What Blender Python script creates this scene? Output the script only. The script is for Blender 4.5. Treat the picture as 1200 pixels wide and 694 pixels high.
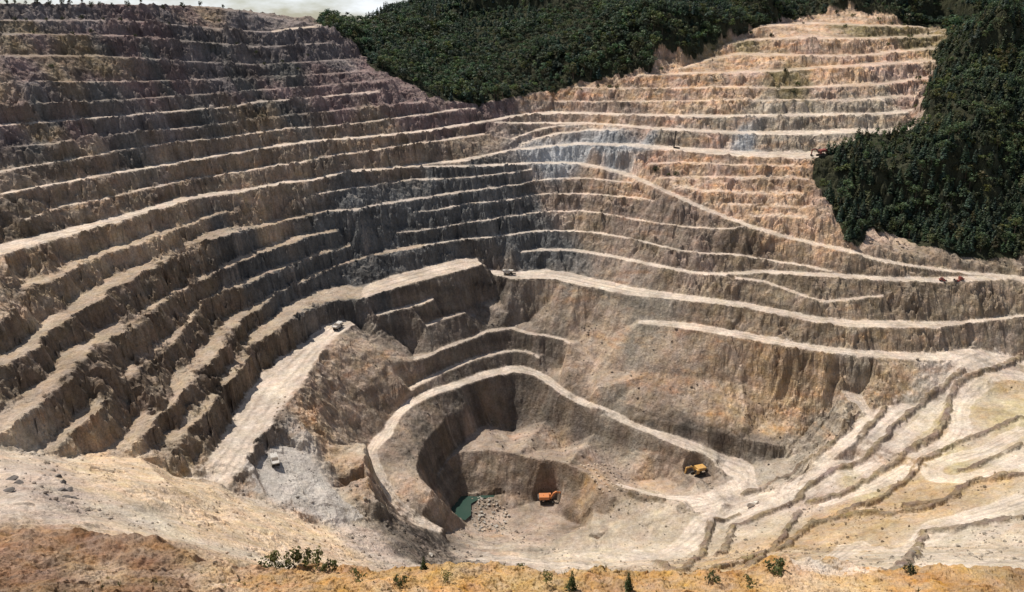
import bpy, bmesh, math, random
import numpy as np
from mathutils import Vector, Matrix
from mathutils.geometry import delaunay_2d_cdt

random.seed(7); RNG = np.random.default_rng(7)
for o in list(bpy.data.objects): bpy.data.objects.remove(o)
SC = bpy.context.scene
COL = SC.collection

# ------------------------------------------------------------------ camera
cam = bpy.data.cameras.new('camera'); co = bpy.data.objects.new('camera', cam); COL.objects.link(co)
co.location = (0, 0, 280); co.rotation_euler = (math.radians(90 - 18.5), 0, 0)
cam.sensor_width = 36; cam.lens = 36 * 942 / 1200; cam.clip_start = 1; cam.clip_end = 20000
SC.camera = co

# ------------------------------------------------------------------ sun and sky
SUN_EL = math.radians(60); SUN_H = Vector((-0.86, 0.51)).normalized()
sd = Vector((SUN_H.x * math.cos(SUN_EL), SUN_H.y * math.cos(SUN_EL), math.sin(SUN_EL)))
sl = bpy.data.lights.new('sun', 'SUN'); sl.energy = 4.3; sl.angle = math.radians(0.6); sl.color = (1.0, 0.925, 0.82)
so = bpy.data.objects.new('sun', sl); COL.objects.link(so); so.rotation_euler = sd.to_track_quat('Z', 'Y').to_euler()
so.location = (0, 0, 900)
W = bpy.data.worlds.new('World'); SC.world = W; W.use_nodes = True
nt = W.node_tree; N = nt.nodes; LK = nt.links; N.clear()
wo = N.new('ShaderNodeOutputWorld'); bg = N.new('ShaderNodeBackground'); sky = N.new('ShaderNodeTexSky')
sky.sky_type = 'NISHITA'; sky.sun_disc = False; sky.sun_elevation = SUN_EL; sky.sun_rotation = math.atan2(sd.x, sd.y)
sky.altitude = 800; sky.air_density = 1.0; sky.dust_density = 1.5
tc = N.new('ShaderNodeTexCoord'); mp = N.new('ShaderNodeMapping'); mp.inputs['Scale'].default_value = (1, 1, 3.2)
cn = N.new('ShaderNodeTexNoise'); cn.inputs['Scale'].default_value = 3.6; cn.inputs['Detail'].default_value = 8; cn.inputs['Roughness'].default_value = 0.6
cr = N.new('ShaderNodeValToRGB'); cr.color_ramp.elements[0].position = 0.47; cr.color_ramp.elements[1].position = 0.60
mx = N.new('ShaderNodeMixRGB'); 
sx = N.new('ShaderNodeSeparateXYZ'); mr = N.new('ShaderNodeMapRange'); mr.inputs[1].default_value = 0.02; mr.inputs[2].default_value = 0.2   # clouds are brightest low over the horizon
cc_ = N.new('ShaderNodeMixRGB'); cc_.inputs['Color1'].default_value = (11.0, 11.5, 12.0, 1); cc_.inputs['Color2'].default_value = (4.6, 4.9, 5.3, 1)
LK.new(tc.outputs['Generated'], sx.inputs[0]); LK.new(sx.outputs['Z'], mr.inputs[0]); LK.new(mr.outputs[0], cc_.inputs['Fac']); LK.new(cc_.outputs['Color'], mx.inputs['Color2'])
LK.new(tc.outputs['Generated'], mp.inputs['Vector']); LK.new(mp.outputs['Vector'], cn.inputs['Vector'])
LK.new(cn.outputs['Fac'], cr.inputs['Fac']); LK.new(cr.outputs['Color'], mx.inputs['Fac'])
LK.new(sky.outputs['Color'], mx.inputs['Color1']); LK.new(mx.outputs['Color'], bg.inputs['Color'])
LK.new(bg.outputs['Background'], wo.inputs['Surface']); bg.inputs['Strength'].default_value = 0.066
vs = SC.view_settings; vs.view_transform = 'Standard'; vs.look = 'None'; vs.exposure = 0.46; vs.gamma = 1
SC.cycles.max_bounces = 4; SC.cycles.diffuse_bounces = 2; SC.cycles.glossy_bounces = 1; SC.cycles.transparent_max_bounces = 4
SC.cycles.use_denoising = True

# ------------------------------------------------------------------ surveyed break lines (metres)
LINES=[
[(-319.9,534.3,294.1),(-298.5,553.7,294.1),(-284.3,569.7,294.5),(-263,585.4,294.3),(-246.3,616.5,294.5),(-238.3,681.4,295.4),(-231,700.2,294.5),(-209.9,655.1,290.5),(-206.3,686.3,289.7),(-212.5,752.4,291.3),(-194.6,718.6,287.4),(-174.1,679.1,282.5),(-163.4,691.5,281.9)],
[(-184.2,647.9,276.3),(-170.3,663.3,278.8),(-152.2,681,280)],
[(-188.4,662.4,277.2),(-173.8,676.8,279.7),(-155.8,697.2,281)],
[(-308.4,511.7,283.4),(-254.4,562.7,283.8),(-193.4,638.9,276.4)],
[(-316.6,525.5,284.3),(-261,577.7,284.7),(-197.6,653.5,277.2)],
[(-299.8,494.9,275.8),(-247.6,544.6,274.3),(-188.7,620.1,265.7),(-136.1,671.9,267.8)],
[(-306,505.5,276.4),(-252.5,555.8,275),(-192,631.2,266.4),(-138.5,683.8,268.6)],
[(-290.6,475.8,264),(-260.4,511.7,263.2),(-241.2,526.2,261.2),(-184.4,601.9,253.8),(-133.1,653.2,255.4),(-114.1,700.5,256.4)],
[(-295.1,483.4,264.4),(-264.4,519.9,263.7),(-244.7,534.1,261.7),(-187,610.7,254.3),(-135.1,662.7,256),(-115.5,709.1,257.1)],
[(-279,452.5,251.8),(-236.1,510.5,247.7),(-181.1,588,245.1),(-128.8,628.9,246.4),(-103.5,666.1,248.4)],
[(-282.5,458.3,252.1),(-238.8,516.4,248.1),(-183.3,595.4,245.6),(-130.6,637.4,246.9),(-104.5,672.4,249.1)],
[(-273.1,439.1,240.7),(-232.1,498.3,238),(-178.1,575.7,237.8),(-126.7,616,239.2),(-95.2,639.1,240.8)],
[(-276,443.8,241),(-234.3,503.2,238.3),(-180.2,582.4,238.2),(-128.3,623.3,239.6),(-96.3,646.1,241.3)],
[(-269.7,429.9,230.5),(-257.8,449.1,230.1),(-243.7,467.6,230),(-228.4,487.6,229.8),(-211.8,509.2,229.7),(-194.3,534.7,229.3),(-174.8,562.6,230.7),(-150.5,581.9,231.4),(-124.4,602.1,232.7),(-95.2,623.5,233.5)],
[(-272.7,435,230.8),(-260.8,454.4,230.5),(-247.1,474.2,230.2),(-230.5,492.2,230.4),(-214.7,516.5,230),(-196.9,541.8,229.8),(-177.2,570.3,231.2),(-152.6,590,231.9),(-126.2,611,233.2),(-96.5,632.3,234.1)],
[(-265.1,418.8,219.6),(-244.1,442,220.4),(-239.2,460.7,221.7),(-209.2,499.7,220.4),(-190.9,521.8,219.9),(-171.2,547.6,221.4),(-157.6,560.5,221.8),(-122,587.1,223.2),(-94.5,608.1,224.9),(-65,627.6,225.6)],
[(-267.8,423.2,219.8),(-246.7,446.7,220.7),(-241.8,465.8,222),(-211.5,505.4,220.7),(-193.1,527.8,220.3),(-173.4,554.5,221.8),(-159.5,567.2,222.2),(-123.6,594.8,223.6),(-95.9,616.1,225.4),(-65.9,636.5,226.1)],
[(-259,405.5,210.3),(-251.7,415.6,210.8),(-245.3,428.5,211.4),(-235,444.2,211.7),(-226,465.6,212.3),(-213.6,483,212.8),(-201.7,498.2,213.3),(-188.8,513.4,212.4),(-179.2,525.6,212.9),(-169,537.4,213.1),(-151.1,555.4,214.3),(-135.8,564.3,213.8),(-114.8,578.4,214),(-93.3,596.7,215.6),(-76.1,609.2,216.7),(-64.1,616.2,217.2),(-46,633.7,218.7),(-26.8,646.6,219.4)],
[(-261.4,409.3,210.5),(-254.1,419.5,211),(-247.7,432.6,211.6),(-237.3,448.6,212),(-228.4,470.4,212.6),(-215.9,488.1,213.1),(-203.8,503.5,213.7),(-190.7,518.6,212.7),(-181.2,531.4,213.3),(-171,543.8,213.4),(-152.7,561.4,214.7),(-137.3,570.9,214.2),(-116.2,585.1,214.4),(-94.5,604.1,216),(-77.1,616.6,217.2),(-65,624.3,217.7),(-46.7,641.6,219.2),(-27.3,655.4,219.9)],
[(-250.9,389.4,201.6),(-243.6,406.1,201.7),(-235,422.9,201.7),(-226.8,443.6,202.1),(-214.8,459,201.9),(-203.6,479.8,201.9),(-186.1,502.8,203),(-166,524.7,204),(-152.9,538,204.9),(-133.6,552.6,205.8),(-107.7,569.6,205.8),(-85.7,584.1,205.8),(-62.9,601.3,206.7),(-38.8,620.1,208.3),(-18.4,634.9,209.8),(0.2,648.3,212.3),(20.5,654.5,213.7),(34.2,658.3,214),(80.1,641.4,214.3),(130.2,625.1,214.7),(175.1,622.3,215),(232,619,216.6),(270.7,619,216.6),(298.5,623.7,218.1),(318.3,640.7,219.7)],
[(-254.1,394.3,201.8),(-246.7,411.3,202),(-238,428.4,202),(-229.9,449.6,202.5),(-217.8,465.4,202.3),(-206.6,486.7,202.3),(-188.8,509.9,203.5),(-168.7,532.9,204.5),(-155.4,546.5,205.4),(-135.8,561.3,206.3),(-109.5,579,206.4),(-87.3,593.8,206.4),(-64.1,611.4,207.3),(-39.7,631.4,208.9),(-19,646.1,210.5),(-0.2,660.7,213),(20.7,667.3,214.4),(34.9,670.5,214.8),(81.6,653.6,215.1),(132.6,636.9,215.4),(178.2,634.1,215.7),(236.2,630.8,217.3),(275.5,630.7,217.4),(303.7,635.7,218.8),(323.3,652.6,220.5)],
[(-13.2,632,209.5),(-0,637.8,208.5),(33.8,647.5,207.4),(59.9,637.5,208.4),(84.9,625.3,207.8),(103.3,617,206.7),(127.4,608.6,206.3),(158.3,604.1,204.8),(189.2,601.4,204.4),(218.6,595.3,205),(250.6,597.8,206.5),(274.9,595.8,206.1),(301,604.9,207.5)],
[(-13.3,638,210.1),(0,646.1,208.9),(34.2,654.8,207.9),(60.7,645.5,209),(86.4,635.5,208.3),(105.2,628.4,207.3),(130,620.8,207),(161.8,617.8,205.6),(193.5,615.6,205.4),(224.3,612,205.9),(257,614.1,207.7),(282.4,613.4,207.1),(308.8,622.2,208.6)],
[(-238.1,385.2,189.9),(-233.8,408.9,191.5),(-220.9,427.7,191.6),(-208.9,453.5,192.2),(-197.5,473.9,192.4),(-184,493.3,192.5),(-163.7,513.4,193.3),(-155.5,523.3,193.9),(-140.9,531.6,194.2),(-126.7,544.3,195.6),(-116.8,552.9,196.6),(-95.4,565.7,197.6),(-76.3,580.3,199.2),(-47.3,601.5,200.6),(-18.2,622.5,201.7)],
[(-240.5,388.6,190),(-236.2,412.8,191.7),(-223.1,432,191.9),(-211.3,458.5,192.5),(-199.5,478.6,192.8),(-186.1,498.7,192.8),(-165.7,519.4,193.7),(-157.5,529.5,194.2),(-142.7,537.8,194.6),(-128.4,551.2,196),(-118.3,559.4,197.1),(-96.8,573.1,198),(-77.5,587.7,199.6),(-48.2,609.9,201.1),(-18.6,631.5,202.2)],
[(0.3,616.4,198.2),(13.5,632.6,201.9),(26.8,636.6,204.7),(46.5,635.3,207.1),(56.3,633.9,207.6)],
[(-0.3,623.2,198.5),(13.2,639.3,202.4),(26.8,643.7,205.2),(46.9,642.2,207.7),(56.6,637.5,208.5)],
[(2.9,612.2,193),(16.6,624.5,197.7),(33,626.9,201),(59,625,204.5),(80.9,618,205.6)],
[(2.3,616.9,193.5),(16.4,631.7,198),(33.1,633.8,201.4),(59.5,631.6,205),(81.9,625.8,206)],
[(-234.7,350.3,180.9),(-234.1,355.5,181.1),(-228.8,366.7,181.4),(-224,380,181.4),(-216.6,398.3,181.4),(-208.1,417.6,182),(-198.8,439,183.1),(-192.4,458.8,184),(-183.4,474.2,183.4),(-172.4,487,183.1),(-159.4,496.2,183.6),(-148,513.1,184.2),(-129.2,526.5,184),(-119.9,536.2,185.2),(-104.4,545.5,186.5),(-88.5,555.3,186),(-74.9,565,186.2)],
[(-244.5,363.8,181.7),(-243.4,369,181.9),(-237.5,380.2,182.2),(-232.1,393.3,182.3),(-223.9,411.1,182.2),(-214.5,429.5,182.8),(-204.4,450.1,183.7),(-197,469,184.6),(-187,483.4,184.2),(-175.6,495.9,183.7),(-162.3,504.5,184.1),(-150.6,521.7,184.7),(-131.3,534.4,184.6),(-122,544.6,185.7),(-106.2,554.3,186.9),(-89.9,563.2,186.6),(-76.1,573,186.7)],
[(-75.6,569.9,185.6),(-61.2,577.5,186.5),(-43.2,583.4,187.1),(-31,588.7,188.1),(-12.5,597.4,190.5),(0.1,603.6,192.1),(25.9,611.2,193.5),(51.6,612.4,195.5),(88.3,598.5,196.3),(99.6,590.7,195.9),(123.6,585.7,194.4),(152.8,578.6,192.7),(181.9,573,191.7),(210.7,568.5,192.2),(227,564.4,194.4)],
[(-76.5,575.6,186.1),(-62.1,584.7,186.8),(-43.9,590.5,187.5),(-31.7,596,188.5),(-12.9,605.2,190.9),(-0.1,610.9,192.6),(26,620.1,194),(52.3,621.6,196.2),(90,610.3,196.9),(101.9,604.2,196.7),(127.1,602.3,195.4),(157.9,598.1,193.9),(188.6,595.1,193.1),(217.7,589,193.5),(231.1,576.3,196.2)],
[(-75.2,566,186.1),(-48.7,572.7,185.2),(-24.6,580.1,184.5),(0,590,184.1),(25.4,598,183.7),(50.6,596.5,183.1),(62.4,589.6,181.6),(74.2,583.7,179.8),(85.7,577,177.2),(100.5,554.6,173.5),(115.9,540.7,167.9),(131.5,530.4,162.5),(147.1,522.4,157.3),(162.5,515.3,153.2),(177.9,509.4,149.5),(198,502.2,145.7),(217,493.9,143.4),(227.4,491.6,140.1),(248.7,489.4,136.3),(270.1,487.8,133.4),(298.6,489.3,130.1),(310.1,485.6,129.9),(325.9,480.4,129.1)],
[(-75.9,572,186.3),(-49.2,578.8,185.6),(-24.9,586.9,184.9),(-0,597.7,184.5),(25.7,606.1,184.2),(51.5,606.1,183.7),(63.9,599.2,182.4),(76.2,594.8,180.3),(88.1,587.7,177.7),(103.1,564.1,173.9),(118.7,549.8,168.2),(134.5,539.5,162.7),(149.9,530.4,157.7),(165.3,522.6,153.7),(180.7,516.5,149.9),(201,509.2,146.1),(220.2,500.7,143.8),(230.7,498.2,140.5),(252,495.8,136.6),(273.4,493.9,133.7),(301.5,494.4,130.6),(313.9,492,130.4),(330.1,487.1,129.8)],
[(115.8,555.2,174.2),(129.1,547.5,172.7),(152.2,545.4,171.9),(196.6,538.3,172.1)],
[(117.2,560.9,174.9),(131.1,555.5,172.9),(153.9,551.9,172.4),(198.8,544.9,172.6)],
[(144.6,536.3,165.1),(161.7,535.4,165.3),(199.5,527.9,165.1)],
[(146.1,542.1,165.3),(163,540,165.8),(201.5,533.4,165.4)],
[(98.2,578,186.1),(122,574.9,187.8),(156.7,567.7,187.1),(202.4,560.3,187.8)],
[(99.2,585,186.5),(123.4,582,188.2),(158.4,574.3,187.6),(204.6,566.9,188.2)],
[(159.1,527.7,158.6),(175.9,523.9,160.7),(196.6,518.1,159.7)],
[(160.2,532.2,159.4),(177.7,529.6,161.1),(199,524.4,160)],
[(102.7,566.1,178.2),(142.9,558.1,180.2),(177,553,180.5),(205,548.6,180.7)],
[(103.9,573,178.8),(144.8,566,180.6),(179.2,560.3,181),(207.4,555.6,181.3)],
[(-219.7,318.6,166.2),(-217.7,322.3,166.4),(-217.9,329,166.8),(-223,345.7,168),(-224.9,356.1,168.8),(-220.2,368,169.3),(-217.5,386.9,170.3),(-210.5,403.9,171.5),(-202.7,421.4,172),(-193,443.4,172.9),(-184.3,466.1,173.6),(-174.9,478.6,174.4),(-168.5,484.6,174.7)],
[(-213.4,308,165.5),(-211.8,312.4,165.8),(-210.4,318.5,166.2),(-213.6,331.2,167.2),(-218.8,345.2,168.2),(-216.7,350.6,168.5),(-212.2,353,168.5),(-209.2,360.8,168.6),(-210.2,376.6,169.8),(-205.4,393,170.8),(-198.2,411.2,171.4),(-189,433.3,172.4),(-181.4,457.9,172.9),(-173.1,473.2,174.1),(-167.3,480.6,174.2)],
[(-130.4,516.7,175),(-123.6,523.7,176.2),(-92.9,542.8,177.1),(-71.5,558.3,178),(-48.2,564.3,178.1),(-24.4,572.3,178.5),(0.1,581.2,179.5),(13.9,589.4,180.3)],
[(-131.5,520.3,175.5),(-124.8,528.2,176.5),(-93.9,548.3,177.3),(-72.3,563.7,178.4),(-48.7,570,178.5),(-24.7,577.8,178.9),(-0.1,587.7,179.7),(13.8,593,181)],
[(-208.6,296.2,153.2),(-208.8,303.3,153.5),(-207.5,310.1,153.8),(-206.2,320.4,154.3),(-207.7,329.2,154.9),(-208.8,335.5,155.3),(-209.1,344.5,156.1),(-208.4,353.2,157.2),(-205.3,360.7,158),(-205,370.9,159),(-203.7,381.4,160),(-199.8,389.7,161),(-197.6,396.5,161.7),(-194.3,407.6,162.6),(-190.5,416.9,163.3),(-187.6,426.9,163.8),(-185.1,439.2,165),(-182,450.5,166.1),(-176.3,462.2,166.2),(-165.9,476.4,164.9),(-158.4,485.9,164.5),(-146.3,499.5,164.3),(-137.5,507.8,164.6),(-121,521,166.2)],
[(-201.6,284.5,152.5),(-200.7,289.7,152.7),(-199,293.6,152.9),(-196.5,300,153.1),(-194.4,307.5,153.7),(-196.5,314,154.1),(-198.3,321.5,154.7),(-199.9,330.1,155.3),(-198.6,336.5,156.2),(-197.3,341.5,156.8),(-196.9,347.9,157.4),(-194.9,354.3,158.1),(-193.7,362,158.9),(-192.5,370.9,159.8),(-189.9,379.2,160.7),(-187.9,389.5,161.5),(-183.8,400.7,162.3),(-181.8,412.4,163.1),(-179.4,424.1,164.1),(-175.9,433.8,164.9),(-171.9,442.4,165.1),(-167,452.2,164.6),(-162.6,466.1,164.3),(-156,477.7,164),(-144.3,491.9,163.9),(-135.9,501,164),(-129.3,508,165.1),(-120,516.1,165.9)],
[(-120,516.2,165.6),(-111.6,516.2,165.5),(-100.7,518.3,165.7),(-85.9,531.8,166.8),(-69.8,541.7,167.6),(-58.6,546.2,168.2),(-47.3,552.1,169.1),(-24,563,170.1),(0.1,571.7,171.8),(18.8,583.3,173.1),(34.5,587.1,174.3),(56,583,174.8),(67.8,577.6,174.5),(85.3,569.9,174.1)],
[(-121.1,521.5,166.1),(-112.9,522.6,165.9),(-102.1,524.5,166),(-87.2,538.2,167.1),(-70.9,548.3,168),(-59.5,552.7,168.6),(-48.1,558.9,169.5),(-24.5,569.2,170.5),(-0.1,578.2,172.1),(18.8,589.7,173.5),(34.7,592.9,174.8),(56.6,588.8,175.1),(68.5,582.8,174.9),(86.1,574.9,174.4)],
[(-197.4,273.9,141.1),(-196.6,279.1,141.4),(-195.2,285.3,142),(-194.1,292.3,142.7),(-190.4,303.2,143.3),(-192.3,315.2,144.7),(-197,326.5,145.9),(-193.1,338.9,146.2),(-192.2,351.6,146.8),(-188.4,358,147),(-183.4,364.8,147.1),(-182.9,383.3,148.1),(-178,392.6,148.6),(-175.9,410.2,149.5),(-172.4,425.6,150),(-166.5,443.1,150.8),(-163,455.2,151.5),(-158.4,464.5,151.5),(-151.5,476,152.1),(-142.1,490.3,153.8),(-135.8,497.5,154.8),(-115.8,513.7,154.7)],
[(-186.2,255.3,139.7),(-185.9,260.9,140.1),(-183.8,264.9,140.8),(-183.2,274.2,141.7),(-181.7,288.2,142.4),(-181.4,298.3,144),(-183.3,310.5,144.8),(-184.9,322.3,145.3),(-185.2,332.1,145.7),(-182.3,340.5,146),(-178.3,350.7,146.3),(-177.1,359.8,146.7),(-177,372.3,147.5),(-175.6,386.7,148.3),(-174.1,393.8,148.7),(-170.6,408.1,149.2),(-166.4,422.1,149.6),(-160.7,440.5,150.6),(-153.6,457.1,151),(-144.3,469.1,151.9),(-134.7,482.4,153.7),(-128.6,494.6,154.4),(-114.4,506.8,154.1)],
[(-67.8,535.8,160.6),(-52.5,540.9,160.7),(-29.7,553.3,162.5),(-15,558.7,162.9),(0.1,563.3,163.1),(12.4,571.7,164.2),(24.8,575.6,165),(49.3,574.5,165.2),(67.1,568,165.6),(89.9,557.9,165.5),(99.1,548.2,165.1)],
[(-68.3,539.6,161),(-53.1,545.5,160.9),(-30.1,557.5,162.8),(-15.2,563.3,163.1),(-0.1,567.9,163.4),(12.3,576.3,164.5),(24.9,580.3,165.3),(49.7,579.2,165.5),(67.7,572.7,165.9),(90.8,562.7,165.7),(99.8,550.9,165.7)],
[(-179,264.4,129.7),(-179,277.7,129.3),(-177.6,285.8,129.8),(-176.6,297.7,131.3),(-175.5,304.7,131.8),(-173.1,312.4,132),(-173.2,320.5,132.3),(-175,335.4,133.1),(-174.9,345.9,133.6),(-173,353.7,133.9),(-174.3,363.6,134.3),(-169.8,373,134.6),(-167.7,384.5,136.2),(-168.1,394,137.4),(-166.3,405.5,139),(-165.6,416.7,140.1),(-161.9,429.2,140.9),(-155.8,444.9,141.1),(-151,453.5,141.5),(-140.4,470.4,142.3),(-132.6,481.2,143.1),(-124.9,493.8,144),(-106.3,510.5,145.2)],
[(-174.1,268,127.3),(-172,278.4,130),(-170.6,287.6,130.7),(-170,299.1,131.4),(-170.6,315,132),(-169.1,323.9,132.4),(-169.2,337.3,133.1),(-167.3,344.8,133.3),(-165.8,354.6,133.5),(-165.5,364.3,134),(-162.7,370.2,135.2),(-163.8,380,136.5),(-164.4,391.4,137.9),(-163.9,402.6,139.1),(-162.4,413.9,140),(-159.3,425.6,140.6),(-153.3,436.7,140.5),(-148.7,445.8,140.8),(-138.3,462.5,142),(-130.8,473.7,142.5),(-123.3,487,143.6),(-105.3,505.3,144.8)],
[(-76.7,521.1,149.4),(-63,526.2,149.6),(-49.3,533.6,150.2),(-23.6,546.7,151.6),(-11.9,550.8,152.4),(0.1,555.6,153.1),(11,561.4,153.7),(24.5,564.8,154.2),(48.8,564.7,154.8),(72.1,555,153.9),(88.3,542.9,153),(104.6,535.2,152.5),(119.9,524.6,152.1),(140.9,517.4,153),(153.1,516.9,154.5)],
[(-77.3,525,149.6),(-63.6,530,149.9),(-49.8,537.5,150.4),(-24,550.6,151.8),(-12.1,555.1,152.6),(-0.1,559.8,153.4),(10.9,565.7,154),(24.6,569.3,154.4),(49.2,569,155.1),(72.7,559.3,154.1),(89.1,547,153.3),(105.5,539.2,152.7),(120.8,528.6,152.3),(141.8,521.2,153.2),(153.4,518.8,155.2)],
[(-166.9,283,118.8),(-163.2,294.6,118.5),(-161.7,306.7,118),(-162.3,317.9,119.6),(-157.1,318.1,120.3),(-154.9,326.8,121),(-156.3,338.2,122),(-160.5,346,122.7),(-163.2,358.2,124),(-155.7,360.3,124),(-158,372.3,124.8),(-156.6,386.7,126),(-158.9,402.3,127.1),(-158,413.4,127.9),(-154.3,425.3,128.6),(-151.1,433.6,129.3),(-147.8,438.9,129.5),(-141.5,452.3,131.3),(-130.7,470.1,132.6),(-118.9,488.1,134.9),(-105.2,502,137.1),(-84.7,514.2,139.8),(-57.5,525.3,141.8)],
[(-158.2,286.7,116.3),(-154.6,294.7,117.3),(-152.3,299.8,119.3),(-151.8,308.9,120.1),(-150.2,319.7,120.4),(-149.9,327,121.8),(-149.7,336.7,122.7),(-148.9,347.3,123.5),(-147.9,355.9,124.1),(-145.2,366.3,125),(-144.4,377.9,125.7),(-146,390.9,126.7),(-147,405.2,127.5),(-146,417,128),(-142.7,429.7,128.6),(-139.1,443.8,131),(-133,458.4,132),(-125.5,470,132.7),(-117.5,481.9,134.5),(-108.7,491.9,136.1),(-99.3,500.4,137.6),(-83.7,507.2,139.4),(-56.9,519,141.5)],
[(-56.8,519.1,141.4),(-40.5,529.8,141.6),(-23.4,537.5,141.4),(-11.8,541.6,141.6),(0.1,544.8,142.1),(6.1,549.5,142.4),(24.2,553.8,142.9),(48,550.9,142.7),(59.7,547.6,142.6),(81.9,535.8,141.7),(97.4,523.6,140.4),(112.6,512.6,139.3),(128.2,506.9,139),(144.4,504.9,139),(160.5,502.2,136.9),(180.6,495.7,135.3),(195.4,490.6,133.4),(203.1,489,132.1)],
[(-57.7,525.3,141.5),(-41,534.6,142.1),(-23.8,542.9,141.8),(-12,547,141.9),(-0.1,550.1,142.3),(6,554.6,142.7),(24.3,558.8,143.2),(48.5,555.9,143),(60.3,552.6,142.9),(82.8,540.5,141.9),(98.5,528.1,140.6),(113.6,516.8,139.5),(129.3,511.3,139.3),(145.7,509.4,139.3),(161.9,506.5,137.2),(182.4,500.3,135.5),(197.4,495.3,133.6),(204.6,492.2,132.8)],
[(-151.5,290.4,114.2),(-149.8,307,112.5),(-148.6,315.6,112),(-148.2,324.5,112.8),(-148.1,333.8,114.2),(-144.4,341,115),(-142.4,349.2,115.5),(-143,365.6,116.2),(-143.5,377.3,116.6),(-145.5,390.4,117.3),(-144.3,400.7,117.9),(-144.9,413.7,119.3),(-143.2,420.9,120.5),(-138.5,438.4,121.3),(-131,458.1,124),(-123.4,470,125.5),(-108.5,486.9,124.5),(-94.7,485.1,124)],
[(-143.2,296.4,108.3),(-139.9,305,112.4),(-140.5,313.5,113.2),(-139.3,320.3,113.8),(-138.5,329,114.4),(-138.9,339.1,115),(-138.6,352.2,115.5),(-136.4,361.8,115.6),(-137.1,377.6,116.5),(-136.6,387.6,117),(-136.6,398.5,118.8),(-131.5,413,120),(-123.7,428.9,122.2),(-118.8,439.5,123.5),(-112,453.1,123.6),(-103.4,461.1,123),(-91.2,465.1,122.7)],
[(-94.4,483.9,124.3),(-77.5,498.7,127.2),(-56.7,512.8,129.4),(-37.8,527.2,130.6),(-19.4,534.3,128.5)],
[(-91,463.9,123.1),(-74.2,474.6,125.7),(-59.3,484.7,127.5),(-38.7,498.8,128.9),(-19,520,127.8)],
[(6,537.6,131.6),(17.9,540.9,131.9),(35.6,540.8,132.2),(52.7,534.2,131.8),(69.3,525.5,131.2),(85.2,515.7,130.3),(100.7,506.6,129.4),(115.8,497.8,128.6),(131.5,493.7,128.7),(147.8,493.1,129.7),(158.3,492.3,130.7),(173,487.4,131.3),(192.5,481.9,131.8),(212.7,478.6,131),(239,477.4,129.9),(265.1,476.3,129.6),(293.4,479.5,129.5),(312,484,128.5),(322.5,474.8,126.8)],
[(5.9,543.1,131.9),(18,546.9,132.2),(36.1,546.9,132.6),(53.6,540.5,132.2),(70.5,532,131.5),(86.6,522.2,130.7),(102.3,513.2,129.8),(117.4,504,129),(133.1,500.1,129),(149.3,499.3,130.1),(160.2,498.9,131.2),(175.4,494.7,131.7),(195.4,489.5,132.2),(216.2,486.9,131.4),(242.8,485.8,130.4),(269.6,485.5,130.1),(298.4,489,130.3),(316.5,491.5,130.3),(328.1,482.7,128.6)],
[(142,488.1,128.3),(161.1,482.8,126.6),(172.7,476.4,123.6),(183.7,468.8,121.1),(193.4,465.6,119.9),(209.6,467.1,121.1),(228.6,469.1,122.6)],
[(143.5,492.7,128.8),(163.1,488.1,126.8),(175,481.6,123.8),(186,473.9,121.2),(195,470.1,120.4),(211.5,472.3,121.3),(230.3,473.7,123)],
[(-16.6,526.6,120.4),(-0.1,515.4,119.3),(22.8,515,119.7),(39,509.2,118.5),(55.2,500.7,117.2),(76.6,491.8,116.1),(97.7,485.6,115.9),(123.1,477.6,115.4),(142.7,470.9,115),(156.7,464.6,113.9),(170.5,458.3,112.7),(183.8,451.6,111.7),(203.7,449.2,110.2),(235.2,450.7,108.8),(256.5,452,108.5),(274.3,456.6,108.9),(292.5,461.6,109.4),(320.1,464.5,110.8)],
[(-16.3,533.2,120.9),(0.1,529,120.1),(23.8,535.1,121),(41.8,529.5,119.7),(58.5,519.9,118.3),(79.5,506.4,117),(100.2,496.9,116.6),(125.8,487.3,116),(145.7,479.9,115.6),(160.2,473.8,114.4),(174.3,467.8,113.2),(187.9,461.5,112.3),(208.3,460.3,110.8),(240.9,463.1,109.5),(261.3,462.1,109.1),(277.5,463.3,109.3),(295.6,467.5,109.8),(323.1,469.7,111.1)],
[(79.2,472.8,103.7),(95.5,468.9,103.4),(114.9,460.9,102.9),(133.9,453.6,102),(152.9,447.4,100.7),(165.8,440.1,100.4),(184.1,434.5,99.4),(203.7,433,97.8),(228.7,432.6,96.2),(249.1,432.8,95.3),(272.2,438.3,95.4)],
[(80.1,478.2,104),(97.4,477.4,103.9),(118,472.3,103.6),(137.4,464.1,102.6),(156.4,456.8,101.3),(169.6,449.4,100.9),(188,443.7,99.9),(207.9,442.6,98.4),(233.5,442.7,96.8),(254.5,444.2,95.9),(278.2,450.9,96.2)],
[(-140.4,294,103.3),(-136.4,299.3,103.4),(-133,305.7,103),(-132.5,318.9,102.6),(-134.3,335,101.7),(-134.8,348.4,101.5),(-134.8,359.3,102.9),(-135.4,375.2,104.7),(-134.3,389.1,104.7),(-127,409.3,106.9),(-121.3,428.4,107.8),(-115.2,440.5,109.4),(-109.8,450.8,111.4),(-102.4,457.7,112.1)],
[(-118.4,293,97.4),(-116.3,306.7,100.3),(-116.2,324.8,100.7),(-114.5,335.2,101.6),(-112.2,346.1,102.7),(-110.2,362.1,103.9),(-108.1,379.8,105),(-106.6,402.6,107.2),(-103.6,421.5,109.5),(-99.4,437.1,110.7),(-95,445.7,111.2),(-94.4,450.6,111.5)],
[(-90.9,463.1,122.3),(-87.4,462.4,118.2),(-82.9,458.6,112.9),(-78.1,458.9,105.6),(-68.5,461,94.6),(-63.3,459.8,87.8)],
[(-93.8,459.3,106),(-87.4,451.9,104.4),(-82.8,442.2,102.8)],
[(-82.2,439,104.1),(-72,430.8,93.5),(-63.9,422.8,84.1)],
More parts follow.
